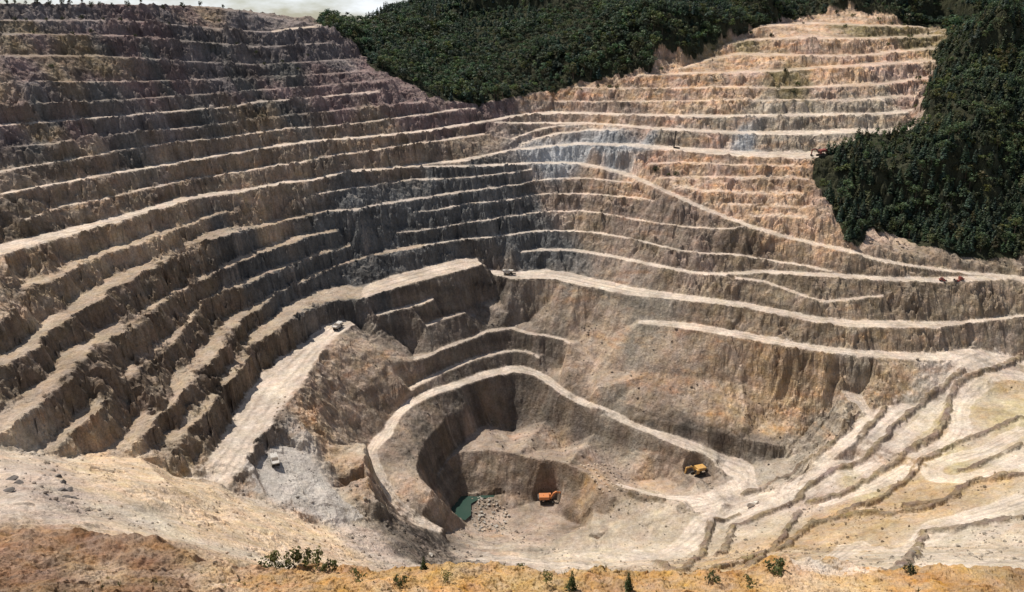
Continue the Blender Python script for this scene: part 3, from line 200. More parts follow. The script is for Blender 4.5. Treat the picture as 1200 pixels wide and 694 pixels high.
ZONES={'greypurple':[(-303,530,286),(-276,548,281),(-240,596,281),(-204,655,284),(-181,639,269),(-222,590,264),(-264,473,244),(-205,568,242),(-224,487,223),(-260,434,222),(-144,644,256),(-207,493,215)],
'darkgrey':[(-257,528,266),(-231,538,252),(-215,585,256),(-241,495,240),(-219,529,238),(-189,575,242),(-258,459,231),(-197,525,224),(-162,609,246),(-176,566,231),(-223,468,210),(-251,431,214),(-153,564,217),(-294,501,271)],
'pink':[(-287,505,269),(-271,535,273),(-251,538,271),(-239,561,267),(-245,535,263),(-274,477,255),(-231,507,239),(-216,535,239),(-268,453,238),(-248,502,249),(-140,620,242),(-103,628,238),(-124,596,225),(-164,587,235),(-265,436,229),(-241,458,222),(-78,625,223),(-40,636,215),(-14,655,217),(-251,582,287),(-237,638,287),(-187,567,237),(-101,659,246),(-58,618,211)],
'ochre':[(-289,494,266),(-268,518,265),(-261,523,264),(-262,485,249),(-272,453,243),(-252,508,255),(-174,556,223),(-295,513,276),(-253,447,225),(-235,642,286)],
'browngrey':[(-249,409,204),(-230,451,206),(-198,493,207),(-160,543,208),(-99,589,211),(-229,427,196),(-203,476,197),(-166,522,200),(-119,567,205),(-85,580,203),(-213,441,189),(-184,491,189),(-141,528,190),(-95,564,193),(-44,597,194),(-234,400,188),(-217,427,184),(-194,448,180),(-180,476,179),(-151,503,178),(-32,618,204),(-243,395,196)],
'tanscree':[(-215,391,171),(-226,358,172),(-222,374,175),(-206,420,179),(-200,427,173),(-212,325,166),(-191,450,173),(-210,409,177),(-159,489,170)],
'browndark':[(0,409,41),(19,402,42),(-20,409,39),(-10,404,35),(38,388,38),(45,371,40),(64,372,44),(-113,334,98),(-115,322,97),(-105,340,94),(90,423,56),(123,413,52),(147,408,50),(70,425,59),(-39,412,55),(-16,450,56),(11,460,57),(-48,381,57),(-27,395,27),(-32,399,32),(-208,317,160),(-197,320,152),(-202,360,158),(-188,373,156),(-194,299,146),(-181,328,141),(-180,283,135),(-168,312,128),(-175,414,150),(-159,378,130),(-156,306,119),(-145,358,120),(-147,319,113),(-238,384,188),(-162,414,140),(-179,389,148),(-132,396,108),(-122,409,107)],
'bluegrey':[(-177,466,170),(-155,474,158),(-134,489,154),(-112,513,154),(-140,472,148),(-103,531,173),(-77,549,172),(-47,546,164),(-24,553,156),(-90,518,153),(-47,533,146),(-12,549,148),(-69,532,155),(-83,500,131),(-117,475,125),(-131,448,123),(-46,523,134),(-6,568,168),(12,569,159),(0,543,137),(24,551,138),(12,534,124),(-24,572,177),(-114,493,139),(-158,446,145),(-84,470,124),(36,537,127),(-60,562,176)],
'bluegreybrown':[(-33,498,117),(-22,496,100),(-64,466,100),(-51,446,86),(-22,477,87),(-83,458,111),(-11,486,86),(-32,459,80),(0,492,87),(22,484,84),(-44,484,111),(-12,520,110),(0,468,70),(-26,437,62),(-47,388,56),(-38,395,40),(11,459,57),(51,432,56),(31,444,58)],
'mauvebrown':[(35,671,215),(14,649,211),(69,661,219),(94,648,219),(27,633,202),(62,583,175),(84,558,161),(37,577,167),(106,544,164),(92,522,134),(128,504,133),(25,575,164),(71,536,136),(114,520,143)],
'brownmid':[(60,557,149),(94,536,148),(146,513,145),(131,491,125),(165,495,130),(100,501,122),(160,477,119),(186,477,124),(231,469,121),(275,471,121),(309,476,119),(137,468,108),(179,450,106),(229,448,104),(286,457,104),(176,497,135),(217,490,137),(258,485,133)],
'orangetan':[(98,578,185),(133,569,183),(168,564,184),(145,539,165),(190,533,167),(202,558,185),(170,523,157),(206,509,149),(232,767,274),(276,784,278),(192,729,260),(152,675,242),(110,666,229),(70,675,228),(218,714,254),(283,734,260),(248,671,242),(274,669,242),(189,655,230),(340,745,260),(165,635,219),(80,637,212),(121,648,221),(208,557,182),(175,545,173),(63,587,177),(57,689,234),(43,688,231),(223,793,285),(303,839,289),(340,826,289),(213,516,159)],
'pinktan':[(201,765,270),(269,810,283),(130,662,229),(56,670,222),(263,741,263),(194,675,242),(298,695,248),(324,689,244),(243,653,230),(306,660,233),(306,641,221),(206,533,172),(149,558,179),(224,515,153),(104,623,207),(146,604,203),(112,587,193)],
'greytan':[(140,603,200),(189,599,200),(223,588,202),(261,610,212),(295,650,230),(238,637,222),(197,634,222),(155,619,207),(115,608,202),(262,631,222),(213,619,211),(296,633,219)],
'blueclay':[(39,609,190),(64,607,190),(26,610,191),(103,612,203),(177,602,203),(77,606,193)],
'olivebrown':[(316,783,278),(235,673,242),(376,774,266),(222,674,239),(222,651,233),(368,755,260),(353,758,267),(205,749,263),(180,738,260)],
'slopebrown':[(45,498,100),(65,474,91),(54,464,78),(78,450,78),(104,451,84),(112,433,69),(82,436,68),(33,476,73),(23,507,103),(52,445,72),(44,484,87),(134,449,90),(-103,405,104),(-85,405,88),(-89,377,82),(-104,371,100),(-74,428,94),(-65,429,88),(-88,426,100),(-57,402,69),(-64,329,72),(-52,358,58),(-42,379,39)],
'slopeorange':[(133,442,76),(142,433,69),(153,440,83),(125,424,63),(166,435,85),(180,433,91),(199,429,88),(151,428,61),(218,430,93),(-92,350,87),(-77,337,82)],
'slopegrey':[(62,440,66),(29,509,108),(88,493,116),(56,499,111),(77,467,94),(88,411,53),(179,420,59),(154,402,47),(137,390,44),(199,433,97),(70,417,50),(23,512,110)],
'wallshade':[(21,452,60),(35,441,57),(0,463,60),(-21,442,57),(-33,425,55),(-43,404,57),(-47,382,56),(46,434,54),(85,424,56),(104,418,55),(123,413,51),(142,409,50),(-32,399,32),(-33,389,30),(-113,334,98),(-107,339,95),(-115,324,97)],  # shade on the pit wall bands, painted into the rock colour
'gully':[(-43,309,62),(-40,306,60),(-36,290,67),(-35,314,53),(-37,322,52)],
'greyfloor':[(-100,319,91),(-100,304,91),(-86,307,85),(-100,335,91),(-77,300,81)],
'pitfloor':[(21,440,49),(0,442,42),(-20,421,47),(49,411,48),(68,405,40),(88,405,43),(0,387,23),(19,386,24),(37,374,32),(-20,408,38),(0,409,41),(29,391,32),(27,365,27),(9,366,27)],
'pitorange':[(26,442,48),(82,401,37),(46,382,46),(41,376,39)],
'sandgreen':[(-68,307,76),(-69,355,65),(80,364,44),(44,351,35),(61,355,40),(194,414,76),(104,336,45),(123,330,52)],
'sand':[(-167,278,121),(-139,254,126),(-130,269,117),(-118,276,105),(-100,271,100),(-84,271,93),(-97,196,150),(-78,195,140),(-77,227,116),(-131,224,138),(-101,234,120),(-149,281,117),(-74,270,89)],
'greenbeige':[(-93,199,145),(-112,218,138),(-88,197,141),(-77,207,132),(-175,270,127),(192,282,85),(116,184,142),(93,186,142),(208,292,87),(232,413,79),(261,405,83),(140,229,115),(40,318,44),(8,327,39),(44,175,150),(128,169,153),(235,338,84),(64,150,166)],
'mauvebeige':[(-155,225,144),(-138,210,147),(-135,190,157),(-125,196,150),(-64,287,79),(-53,282,77),(-41,272,80),(-51,203,131),(-14,280,74),(0,319,43),(182,381,69),(212,399,75),(247,427,89),(277,439,94),(159,364,59),(132,359,47),(187,361,66),(106,360,42),(236,383,79),(205,373,74),(158,340,60),(143,341,54),(-31,313,50)],
'orangesand':[(205,356,74),(161,327,63),(188,335,70),(145,327,59),(124,311,58),(154,310,66),(211,334,77),(255,394,83),(274,413,87),(176,318,70),(85,242,107),(52,206,131),(32,214,124)],
'yellowgreen':[(264,403,84),(251,396,82),(229,387,76),(269,388,86),(214,349,75),(175,363,62),(177,337,66)],
'ridgeorange':[(-25,162,156),(-15,192,132),(5,194,130),(22,171,147),(33,145,166),(45,143,168),(74,146,167),(99,156,159),(101,145,168),(-37,146,167),(-47,142,169),(81,143,169),(-55,146,167),(56,148,167),(81,138,171),(29,140,169),(0,141,168),(-18,139,169)],
'ridgeyellow':[(-11,222,108),(9,146,166),(-4,167,147),(26,149,165),(97,147,167),(11,139,169),(64,140,169),(-29,141,169),(41,148,165)],
'redbrown':[(-103,145,176),(-93,137,177),(-93,127,181),(-93,149,173),(-85,151,172),(-84,132,177),(-76,135,174),(-68,132,175),(-74,147,170),(-65,139,172),(-99,154,173),(107,142,169),(-57,135,172)],
'redorange':[(-103,153,173),(-92,143,174),(-82,144,172),(-88,124,182),(-77,129,177),(-81,155,170),(-61,134,173)],
'paletrack':[(-84,141,173),(-89,144,173),(-78,137,174),(-60,144,169),(-64,146,168),(-57,142,169),(59,140,169)]}
FOREST_RIGHT=[(206,567),(218,572),(250,595),(275,595),(302,604),(318,639),(320,639),(371,729),(397,767),(413,681),(549,822),(368,504),(328,498),(304,501),(282,503),(260,516),(235,512),(221,505),(214,508),(211,521),(204,536)]
FOREST_BACK=[(-151,693),(-140,695),(-127,696),(-105,659),(-81,657),(-66,642),(-40,651),(-7,666),(28,682),(71,692),(114,697),(145,712),(182,746),(210,770),(233,797),(269,838),(305,847),(336,839),(365,829),(416,819),(393,730),(405,670),(480,755),(540,1000),(300,1040),(60,1035),(-150,1030),(-236,985)]
SHRUB_SPOTS=[(-56.9,155.6,162.6),(-54,153,164.3),(-52.1,154.1,163.9),(-48.9,151.9,165.1),(-46.7,152.9,164.6),(-43.6,151.4,165.1),(-40.7,150.5,165.3)]
PINE_SPOTS=[(-9.1,188.8,131.5),(12.5,139.9,168.7),(24.3,140.1,168.8),(-19.8,151.8,164.3)]
BUSH_SPOTS=[(57.7,147.6,166.8),(87.3,148.9,166.3),(43,144,167),(50.4,142.6,167.8),(7.2,141.8,167.6),(2,158.3,154),(-23.3,140.6,169),(-32.3,141.1,169),(-13.7,143.2,167.4)]
TRUCK_SPOTS=[(-2.9,524.3,119.9),(-102.9,444.3,111.1),(-107.4,321.4,93)]
TRUCK_FRONTS=[(3.5,523.5,119.8),(-100.2,451.5,111.7),(-110,327.2,93.6)]
EXCAVATOR_SPOTS=[(19.8,396.1,30.4),(105,398.3,40.6),(219.2,571.2,194.6)]
VAN_SPOTS=[(269.3,479.4,129.7),(279,479.6,129.6)]
RIG_SPOTS=[(121.3,596,195.2)]
HEAPS=[(39,400.2,47.7),(43.2,402.5,46.5),(47.6,405.9,44.8),(52.1,409.3,43.1),(40.4,398.8,46),(44.7,402.1,44.3),(49.2,405.4,42.5),(53.6,408.8,40.8),(41.6,394.9,45.8),(45.9,398.2,44),(50.3,401.5,42.3),(54.7,404.9,40.5),(42.6,390.2,46.1),(46.9,393.4,44.4),(51.3,397,42.5),(55.8,400.6,40.5),(43.7,385.9,46.3),(48,389.3,44.4),(52.3,392.8,42.5),(56.8,396.5,40.5),(44.8,381.9,46.2),(49,385.3,44.4),(53.4,388.8,42.5),(57.8,392.4,40.5),(46,379.3,45.4),(50.1,381.3,44.4),(54.4,384.8,42.4),(58.8,388.4,40.4),(47.2,376.5,44.7),(51.1,377.5,44.3),(55.4,380.9,42.4),(59.7,384.3,40.5),(48.3,373.6,44.1),(52.1,373.6,44.3),(56.3,376.9,42.4),(60,376.2,43.1)]
ROAD_STONES=[(-115.8,363.8,104),(-115.5,359.7,103.6),(-114.8,355.6,103.3),(-114.1,351.6,103.1),(-113.9,347.7,102.7),(-113.7,365.8,104),(-113,361.3,103.8),(-112.3,357.2,103.5),(-111.7,353.2,103.2),(-111.2,349.7,102.6)]
PILE_AREA=[(-25.4,400.9,29),(-12.1,396.5,26.8),(-1,387.5,23.2),(-4.5,362.4,26.8),(-18.1,364.8,26.7),(-24.5,383.5,25.8),(-21.2,393,26.2)]
POND=[(-34.1,386.3,30.6),(-28.7,399.2,27.9),(-5.8,399.8,29.1),(-3.9,398.5,27.7),(-18.4,396.1,25.9),(-23,391.1,26.4),(-22.5,380,24.9),(-25.5,375,25),(-30.7,378.3,27.7)]
TOP_SHRUBS=[(365.6,767.6,265.1),(221.6,674,238.5),(228.9,664.1,235.8),(220.7,648.3,231.7),(212.1,659.8,233.5),(70.3,682.4,233.2),(80.6,681,234),(86.3,675.8,233.7),(56.1,678.3,226.7),(44,688.6,231.4),(34.1,688.4,230.1),(17.5,678.1,225.4),(0,670,224.7),(-37.2,653.8,223.4),(-27.5,663.9,224.5),(385.4,758.8,259.4),(389.8,740.2,267.1),(390.1,791.5,272.3),(-54.3,656.8,228.4),(-64.3,656.3,231.1),(-88.4,661.2,238),(104.1,574.7,180),(111.3,570.8,180.1),(117.5,568.7,181.1),(124.5,695.4,246.1),(145.2,713.2,256.5),(176.1,738.3,261.4),(191.5,756.6,266.8),(331.3,677.7,234.9),(320.4,646.1,229.2),(315.3,639.1,219.5),(228.4,796.6,281.4),(245.9,815.7,284.5),(262.5,829.8,286.2),(276.1,833.8,287.8),(290.3,838.9,289.4),(305.5,842,291.1),(319.2,838.2,291.8),(331.9,828.2,291.7),(347.1,828.5,290.9),(354.1,820.6,287.7),(363.1,812,284.5),(377.8,816.4,281.4),(273.3,798.3,279.9),(308.3,784.6,278.4),(325.8,769,275.4),(362.2,768.5,269.5),(373.9,759.4,260.9),(334,747.8,261.1),(236.6,768.7,274),(220,777.8,272.4)]
RIM_SHRUBS=[(-317,536.4,293.6),(-313.3,539.2,293.2),(-309.1,543.1,293.3),(-304.2,548,293.7),(-298.1,552.9,293.5),(-293.3,559.6,294.2),(-290.4,562.8,294.3),(-285.4,567.1,293.9),(-280.9,572,294.2),(-276.6,574.5,293.5),(-270.8,579.5,294.2),(-263.8,584.3,293.7),(-258,593.6,293.4),(-249.5,609,293.2),(-243.4,632.5,293.7),(-240.6,661.5,294.9),(-230.3,681.4,294.1)]
SCATTER=[(-304.3,519,281.9),(-298.5,521.2,282.9),(-291.9,532.8,282.4),(-284.7,539.2,281.4),(-279.4,551,284.1),(-270.6,561.8,285.2),(-259.7,561.9,283.1),(-289.1,510.2,272.1),(-275.5,529,272.8),(-265.2,534.5,270.7),(-246.1,553.1,272.5),(-269.2,487.6,257.2),(-237,586.9,275.4),(-227.5,608.4,272.9),(-219.4,638.8,273.8),(-188.4,618,263.2),(-171.7,623.9,257),(-156.4,640.5,260.1),(-180.7,609.3,251.5),(-158.3,619,249.9),(-200.5,615.5,259.7)]
OUTCROPS=[(-147.7,229.2,140.9),(-142.8,223.5,141.9),(-138.2,218.1,142.9),(-134.2,213.7,143.5),(-139.7,217.2,143.7),(-135.7,212.8,144.4),(-155.2,217,147.8),(-150.8,214.2,148.3),(-148,204.3,153.2),(124,361.1,44.8),(126.9,362.1,45.2),(-35.9,301.4,58.3),(-21.2,325.1,41.9),(-15.4,307.5,56.1),(-10.5,261.8,88.3),(-103.2,226.9,129.6),(-78.9,188.1,143),(-75.8,192.5,141.2)]
SAND_TIP=[(-179,250),(-160,284),(-147,292),(-128,292),(-107,291),(-84,285),(-64,303),(-46,312),(-30,252),(-30,196),(-61,161),(-73,156),(-81,158),(-101,163),(-118,159)]
GREY_PAD=[(-115,317),(-112,334),(-103,339),(-87,325),(-66,307),(-78,292),(-96,291),(-108,295)]
HAUL_SLOPE=[(126,353),(155,367),(184,387),(211,408),(247,427),(312,454),(310,417),(154,188),(83,165),(40,316),(20,313),(69,345)]
# ------------------------------------------------------------------ helpers
def hash2(ix, iy, seed):
    h = (ix.astype(np.int64) * 374761393 + iy.astype(np.int64) * 668265263 + seed * 974634777) & 0x7fffffff
    h = ((h ^ (h >> 13)) * 1274126177) & 0x7fffffff
    return ((h ^ (h >> 16)) & 0xffff).astype(np.float32) / 65535.0
def vnoise(x, y, seed):                                       # value noise, -1..1
    ix = np.floor(x); iy = np.floor(y); fx = (x - ix).astype(np.float32); fy = (y - iy).astype(np.float32)
    fx = fx * fx * fx * (fx * (fx * 6 - 15) + 10); fy = fy * fy * fy * (fy * (fy * 6 - 15) + 10)
    a = hash2(ix, iy, seed); b = hash2(ix + 1, iy, seed); c = hash2(ix, iy + 1, seed); d = hash2(ix + 1, iy + 1, seed)
    return (a + (b - a) * fx + (c - a) * fy + (a - b - c + d) * fx * fy) * 2 - 1
def fbm(x, y, size, octv, seed, rough=0.5):
    s = 0; a = 1.0; t = 0
    for k in range(octv):
        ca, sa = math.cos(k * 0.9 + 0.4), math.sin(k * 0.9 + 0.4)
        s = s + a * vnoise((x * ca - y * sa) / size + 13.1 * k, (x * sa + y * ca) / size - 7.7 * k, seed + k); t += a
        a *= rough; size *= 0.49
    return s / t
def sst(a, b, x):
    t = np.clip((x - a) / (b - a), 0, 1); return t * t * (3 - 2 * t)

def tag(o, label=None, cat=None, group=None, kind=None):
    if label: o['label'] = label
    if cat: o['category'] = cat
    if group: o['group'] = group
    if kind: o['kind'] = kind
    return o
def link(name, me, parent=None):
    o = bpy.data.objects.new(name, me); COL.objects.link(o)
    if parent: o.parent = parent
    return o
def empty(name, loc=(0, 0, 0)):
    o = bpy.data.objects.new(name, None); COL.objects.link(o); o.location = loc; o.empty_display_size = 0.5; return o
def copy_tree(o, parent=None):
    c = o.copy(); COL.objects.link(c)
    if parent: c.parent = parent
    for ch in list(o.children): copy_tree(ch, c)
    return c
def np_mesh(name, V, F, col=None, mat=None, smooth=False):
    """V n*3, F m*k (k = 3 or 4) numpy arrays -> mesh, optional per-point colour"""
    me = bpy.data.meshes.new(name); V = np.asarray(V, np.float32); F = np.asarray(F, np.int32); k = F.shape[1]
    me.vertices.add(len(V)); me.vertices.foreach_set('co', V.ravel())
    me.loops.add(F.size); me.loops.foreach_set('vertex_index', F.ravel())
    me.polygons.add(len(F)); me.polygons.foreach_set('loop_start', np.arange(0, F.size, k, dtype=np.int32))
    me.polygons.foreach_set('use_smooth', np.full(len(F), smooth, dtype=bool))
    if col is not None:
        a = me.attributes.new('Col', 'FLOAT_COLOR', 'POINT')
        c = np.ones((len(V), 4), np.float32); c[:, :col.shape[1]] = col; a.data.foreach_set('color', c.ravel())
    me.update(calc_edges=True); me.validate()
    if mat: me.materials.append(mat)
    return me

# ------------------------------------------------------------------ materials
def mat_new(name):
    m = bpy.data.materials.new(name); m.use_nodes = True; return m, m.node_tree.nodes, m.node_tree.links, m.node_tree.nodes['Principled BSDF']
def paint(name, rgb, rough=0.5, metal=0.0, dirt=0.35, scale=1.2, dirtcol=(0.22, 0.18, 0.14)):
    m, n, l, b = mat_new(name)
    t = n.new('ShaderNodeTexCoord'); z = n.new('ShaderNodeTexNoise'); z.inputs['Scale'].default_value = scale; z.inputs['Detail'].default_value = 6
    r = n.new('ShaderNodeValToRGB'); r.color_ramp.elements[0].position = 0.42; r.color_ramp.elements[1].position = 0.75
    r.color_ramp.elements[1].color = (dirt, dirt, dirt, 1)
    x = n.new('ShaderNodeMixRGB'); x.inputs['Color1'].default_value = (*rgb, 1); x.inputs['Color2'].default_value = (*dirtcol, 1)
    l.new(t.outputs['Object'], z.inputs['Vector']); l.new(z.outputs['Fac'], r.inputs['Fac']); l.new(r.outputs['Color'], x.inputs['Fac'])
    l.new(x.outputs['Color'], b.inputs['Base Color']); b.inputs['Roughness'].default_value = rough; b.inputs['Metallic'].default_value = metal
    return m
def ground_material():
    m, n, l, b = mat_new('rock_and_soil')
    at = n.new('ShaderNodeAttribute'); at.attribute_name = 'Col'
    t = n.new('ShaderNodeTexCoord')
    def noise(scale, det, rough=0.6, stretch=None):
        z = n.new('ShaderNodeTexNoise'); z.inputs['Scale'].default_value = scale; z.inputs['Detail'].default_value = det; z.inputs['Roughness'].default_value = rough
        if stretch:
            p = n.new('ShaderNodeMapping'); p.inputs['Scale'].default_value = stretch; l.new(t.outputs['Object'], p.inputs['Vector']); l.new(p.outputs['Vector'], z.inputs['Vector'])
        else: l.new(t.outputs['Object'], z.inputs['Vector'])
        return z.outputs['Fac']
    def ramp(fac, lo, hi, p0=0.3, p1=0.7):
        r = n.new('ShaderNodeMapRange'); r.inputs[1].default_value = p0; r.inputs[2].default_value = p1; r.inputs[3].default_value = lo; r.inputs[4].default_value = hi
        l.new(fac, r.inputs[0]); return r.outputs[0]
    def mul(a, bb, op='MULTIPLY'):
        q = n.new('ShaderNodeMath'); q.operation = op; l.new(a, q.inputs[0])
        if isinstance(bb, float): q.inputs[1].default_value = bb
        else: l.new(bb, q.inputs[1])
        return q.outputs[0]
    f = mul(ramp(noise(0.06, 5), 0.78, 1.25), ramp(noise(0.9, 5, 0.75), 0.72, 1.28))
    f = mul(f, ramp(noise(0.32, 4, 0.7, (1, 1, 0.3)), 0.85, 1.16))
    f = mul(f, ramp(noise(3.4, 4, 0.7), 0.8, 1.2))
    vo = n.new('ShaderNodeTexVoronoi'); vo.feature = 'DISTANCE_TO_EDGE'; vo.inputs['Scale'].default_value = 0.34
    vp = n.new('ShaderNodeMapping'); vp.inputs['Scale'].default_value = (1, 1, .7); wv = n.new('ShaderNodeTexNoise'); wv.inputs['Scale'].default_value = .5; wv.inputs['Detail'].default_value = 4
    wa = n.new('ShaderNodeVectorMath'); wa.operation = 'MULTIPLY_ADD'; wa.inputs[1].default_value = (4.5, 4.5, 4.5); l.new(wv.outputs['Color'], wa.inputs[0]); l.new(t.outputs['Object'], wa.inputs[2]); l.new(t.outputs['Object'], wv.inputs['Vector'])
    l.new(wa.outputs[0], vp.inputs['Vector']); l.new(vp.outputs[0], vo.inputs['Vector'])
    crk = ramp(vo.outputs['Distance'], 0.84, 1.0, 0.0, 0.14)                      # joints in the bare rock
    km = n.new('ShaderNodeMix'); km.inputs[2].default_value = 1.0; l.new(at.outputs['Alpha'], km.inputs[0]); l.new(crk, km.inputs[3])
    f = mul(f, km.outputs[0])
    vm = n.new('ShaderNodeVectorMath'); vm.operation = 'SCALE'; l.new(at.outputs['Color'], vm.inputs[0]); l.new(f, vm.inputs['Scale'])
    hs = n.new('ShaderNodeHueSaturation'); l.new(vm.outputs[0], hs.inputs['Color']); l.new(ramp(noise(0.11, 4), 0.488, 0.512), hs.inputs['Hue']); l.new(ramp(noise(0.21, 4), 0.85, 1.3), hs.inputs['Saturation'])
    l.new(hs.outputs[0], b.inputs['Base Color']); b.inputs['Roughness'].default_value = 0.95; b.inputs['Specular IOR Level'].default_value = 0.12
    h = mul(mul(mul(noise(0.8, 7, 0.72), 1.0), mul(noise(0.28, 3, 0.6), 1.6), 'ADD'), mul(mul(km.outputs[0], .8), mul(noise(3.4, 5, .7), .3), 'ADD'), 'ADD')
    bp = n.new('ShaderNodeBump'); bp.inputs['Strength'].default_value = 0.75; bp.inputs['Distance'].default_value = 0.9
    l.new(h, bp.inputs['Height']); l.new(bp.outputs['Normal'], b.inputs['Normal'])
    return m
def leaf_material():
    m, n, l, b = mat_new('foliage')
    at = n.new('ShaderNodeAttribute'); at.attribute_name = 'Col'; oi = n.new('ShaderNodeObjectInfo')
    r = n.new('ShaderNodeMapRange'); r.inputs[3].default_value = 0.75; r.inputs[4].default_value = 1.3; l.new(oi.outputs['Random'], r.inputs[0])
    vm = n.new('ShaderNodeVectorMath'); vm.operation = 'SCALE'; l.new(at.outputs['Color'], vm.inputs[0]); l.new(r.outputs[0], vm.inputs['Scale'])
    l.new(vm.outputs[0], b.inputs['Base Color']); b.inputs['Roughness'].default_value = 0.6; b.inputs['Specular IOR Level'].default_value = 0.25
    tr = n.new('ShaderNodeBsdfTranslucent'); mxs = n.new('ShaderNodeMixShader'); mxs.inputs[0].default_value = 0.4; l.new(vm.outputs[0], tr.inputs['Color'])
    l.new(b.outputs[0], mxs.inputs[1]); l.new(tr.outputs[0], mxs.inputs[2]); l.new(mxs.outputs[0], n['Material Output'].inputs['Surface'])
    return m
def rock_material(name, rgb):
    m, n, l, b = mat_new(name)
    t = n.new('ShaderNodeTexCoord'); z = n.new('ShaderNodeTexNoise'); z.inputs['Scale'].default_value = 2.2; z.inputs['Detail'].default_value = 8
    r = n.new('ShaderNodeValToRGB'); r.color_ramp.elements[0].color = tuple(c * 0.6 for c in rgb) + (1,); r.color_ramp.elements[1].color = tuple(min(1, c * 1.3) for c in rgb) + (1,)
    r.color_ramp.elements[0].position = 0.3; r.color_ramp.elements[1].position = 0.7
    l.new(t.outputs['Object'], z.inputs['Vector']); l.new(z.outputs['Fac'], r.inputs['Fac']); l.new(r.outputs['Color'], b.inputs['Base Color'])
    bp = n.new('ShaderNodeBump'); bp.inputs['Distance'].default_value = 0.3; l.new(z.outputs['Fac'], bp.inputs['Height']); l.new(bp.outputs['Normal'], b.inputs['Normal'])
    b.inputs['Roughness'].default_value = 0.95; return m
M_GROUND = ground_material(); M_LEAF = leaf_material()
M_BARK = paint('bark', (0.07, 0.05, 0.035), 0.9, 0, 0.5, 3)

# ------------------------------------------------------------------ terrain: TIN of the break lines -> fine grid
PAL = {'greypurple': (.16, .142, .142), 'darkgrey': (.118, .115, .11), 'pink': (.19, .142, .138), 'ochre': (.225, .175, .12), 'browngrey': (.27, .215, .17),
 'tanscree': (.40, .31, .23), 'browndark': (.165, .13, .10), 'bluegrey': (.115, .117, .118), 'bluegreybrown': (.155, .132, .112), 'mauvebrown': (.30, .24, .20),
 'brownmid': (.25, .20, .152), 'orangetan': (.47, .34, .245), 'pinktan': (.44, .325, .265), 'greytan': (.38, .325, .265), 'blueclay': (.36, .37, .38), 'olivebrown': (.19, .155, .09),
 'slopebrown': (.35, .275, .215), 'slopeorange': (.40, .295, .20), 'slopegrey': (.28, .25, .21), 'greyfloor': (.42, .385, .355), 'pitfloor': (.31, .245, .20), 'pitorange': (.37, .26, .17),
 'sandgreen': (.39, .335, .265), 'sand': (.60, .47, .34), 'greenbeige': (.48, .42, .345), 'mauvebeige': (.41, .345, .295), 'orangesand': (.38, .28, .175), 'yellowgreen': (.42, .36, .225),
 'ridgeorange': (.42, .26, .125), 'ridgeyellow': (.43, .295, .155), 'redbrown': (.20, .125, .08), 'redorange': (.27, .165, .10), 'paletrack': (.50, .39, .28), 'gully': (.07, .06, .052), 'wallshade': (.10, .088, .078)}
CELL = 0.7; X0, X1, Y0, Y1 = -430., 560., 60., 1010.
NX = int((X1 - X0) / CELL) + 1; NY = int((Y1 - Y0) / CELL) + 1
def densify(p, step=3.0):
    p = np.asarray(p, float); d = np.linalg.norm(np.diff(p, axis=0), axis=1); s = np.r_[0, np.cumsum(d)]
    n = max(2, int(s[-1] / step) + 1); q = np.linspace(0, s[-1], n)
    return np.stack([np.interp(q, s, p[:, k]) for k in range(p.shape[1])], 1)
def raster_tri(G, A, B, C, va, vb, vc, mode='set'):
    xs = (A[0], B[0], C[0]); ys = (A[1], B[1], C[1])
    i0 = max(0, int(math.ceil((min(xs) - X0) / CELL))); i1 = min(NX - 1, int((max(xs) - X0) / CELL))
    j0 = max(0, int(math.ceil((min(ys) - Y0) / CELL))); j1 = min(NY - 1, int((max(ys) - Y0) / CELL))
    if i1 < i0 or j1 < j0: return
    det = (B[0] - A[0]) * (C[1] - A[1]) - (C[0] - A[0]) * (B[1] - A[1])
    if abs(det) < 1e-9: return
    px = (X0 + CELL * np.arange(i0, i1 + 1))[None, :]; py = (Y0 + CELL * np.arange(j0, j1 + 1))[:, None]
    w1 = ((px - A[0]) * (C[1] - A[1]) - (C[0] - A[0]) * (py - A[1])) / det
    w2 = ((B[0] - A[0]) * (py - A[1]) - (px - A[0]) * (B[1] - A[1])) / det
    ok = (w1 >= -1e-6) & (w2 >= -1e-6) & (w1 + w2 <= 1 + 1e-6)
    if not ok.any(): return
    val = va + w1 * (vb - va) + w2 * (vc - va); sub = G[j0:j1 + 1, i0:i1 + 1]
    if mode == 'set': sub[ok] = val[ok]
    else: np.maximum(sub, np.where(ok, 1 - np.abs(val) ** 4, 0), out=sub)

FAR = [(-520, 300, 225), (-650, 700, 240), (-560, 900, 235), (-330, 1000, 215), (-150, 1010, 297), (60, 1040, 350), (300, 1050, 354), (560, 1030, 335), (640, 800, 300), (620, 560, 150),
       (560, 380, 90), (430, 150, 120), (-300, 60, 190), (0, 40, 178), (300, 50, 180), (-420, 150, 215), (-230, 860, 214), (-280, 830, 222), (-250, 930, 205), (-205, 990, 200)]
pts3 = [densify(l) for l in LINES] + [np.array(POINTS, float), np.array(FAR, float)]
P3 = np.vstack(pts3)
key = np.round(P3[:, :2] / 0.4).astype(np.int64); _, ui = np.unique(key[:, 0] * 100003 + key[:, 1], return_index=True); P3 = P3[np.sort(ui)]
vv, _, ff, ov, _, _ = delaunay_2d_cdt([Vector((float(a), float(b))) for a, b in P3[:, :2]], [], [], 0, 1e-5, True)
H = np.full((NY, NX), np.nan, np.float32)
for f in ff:
    a, b, c = (ov[i][0] for i in f)
    raster_tri(H, P3[a], P3[b], P3[c], P3[a, 2], P3[b, 2], P3[c, 2])
bad = np.isnan(H); H[bad] = 180.0
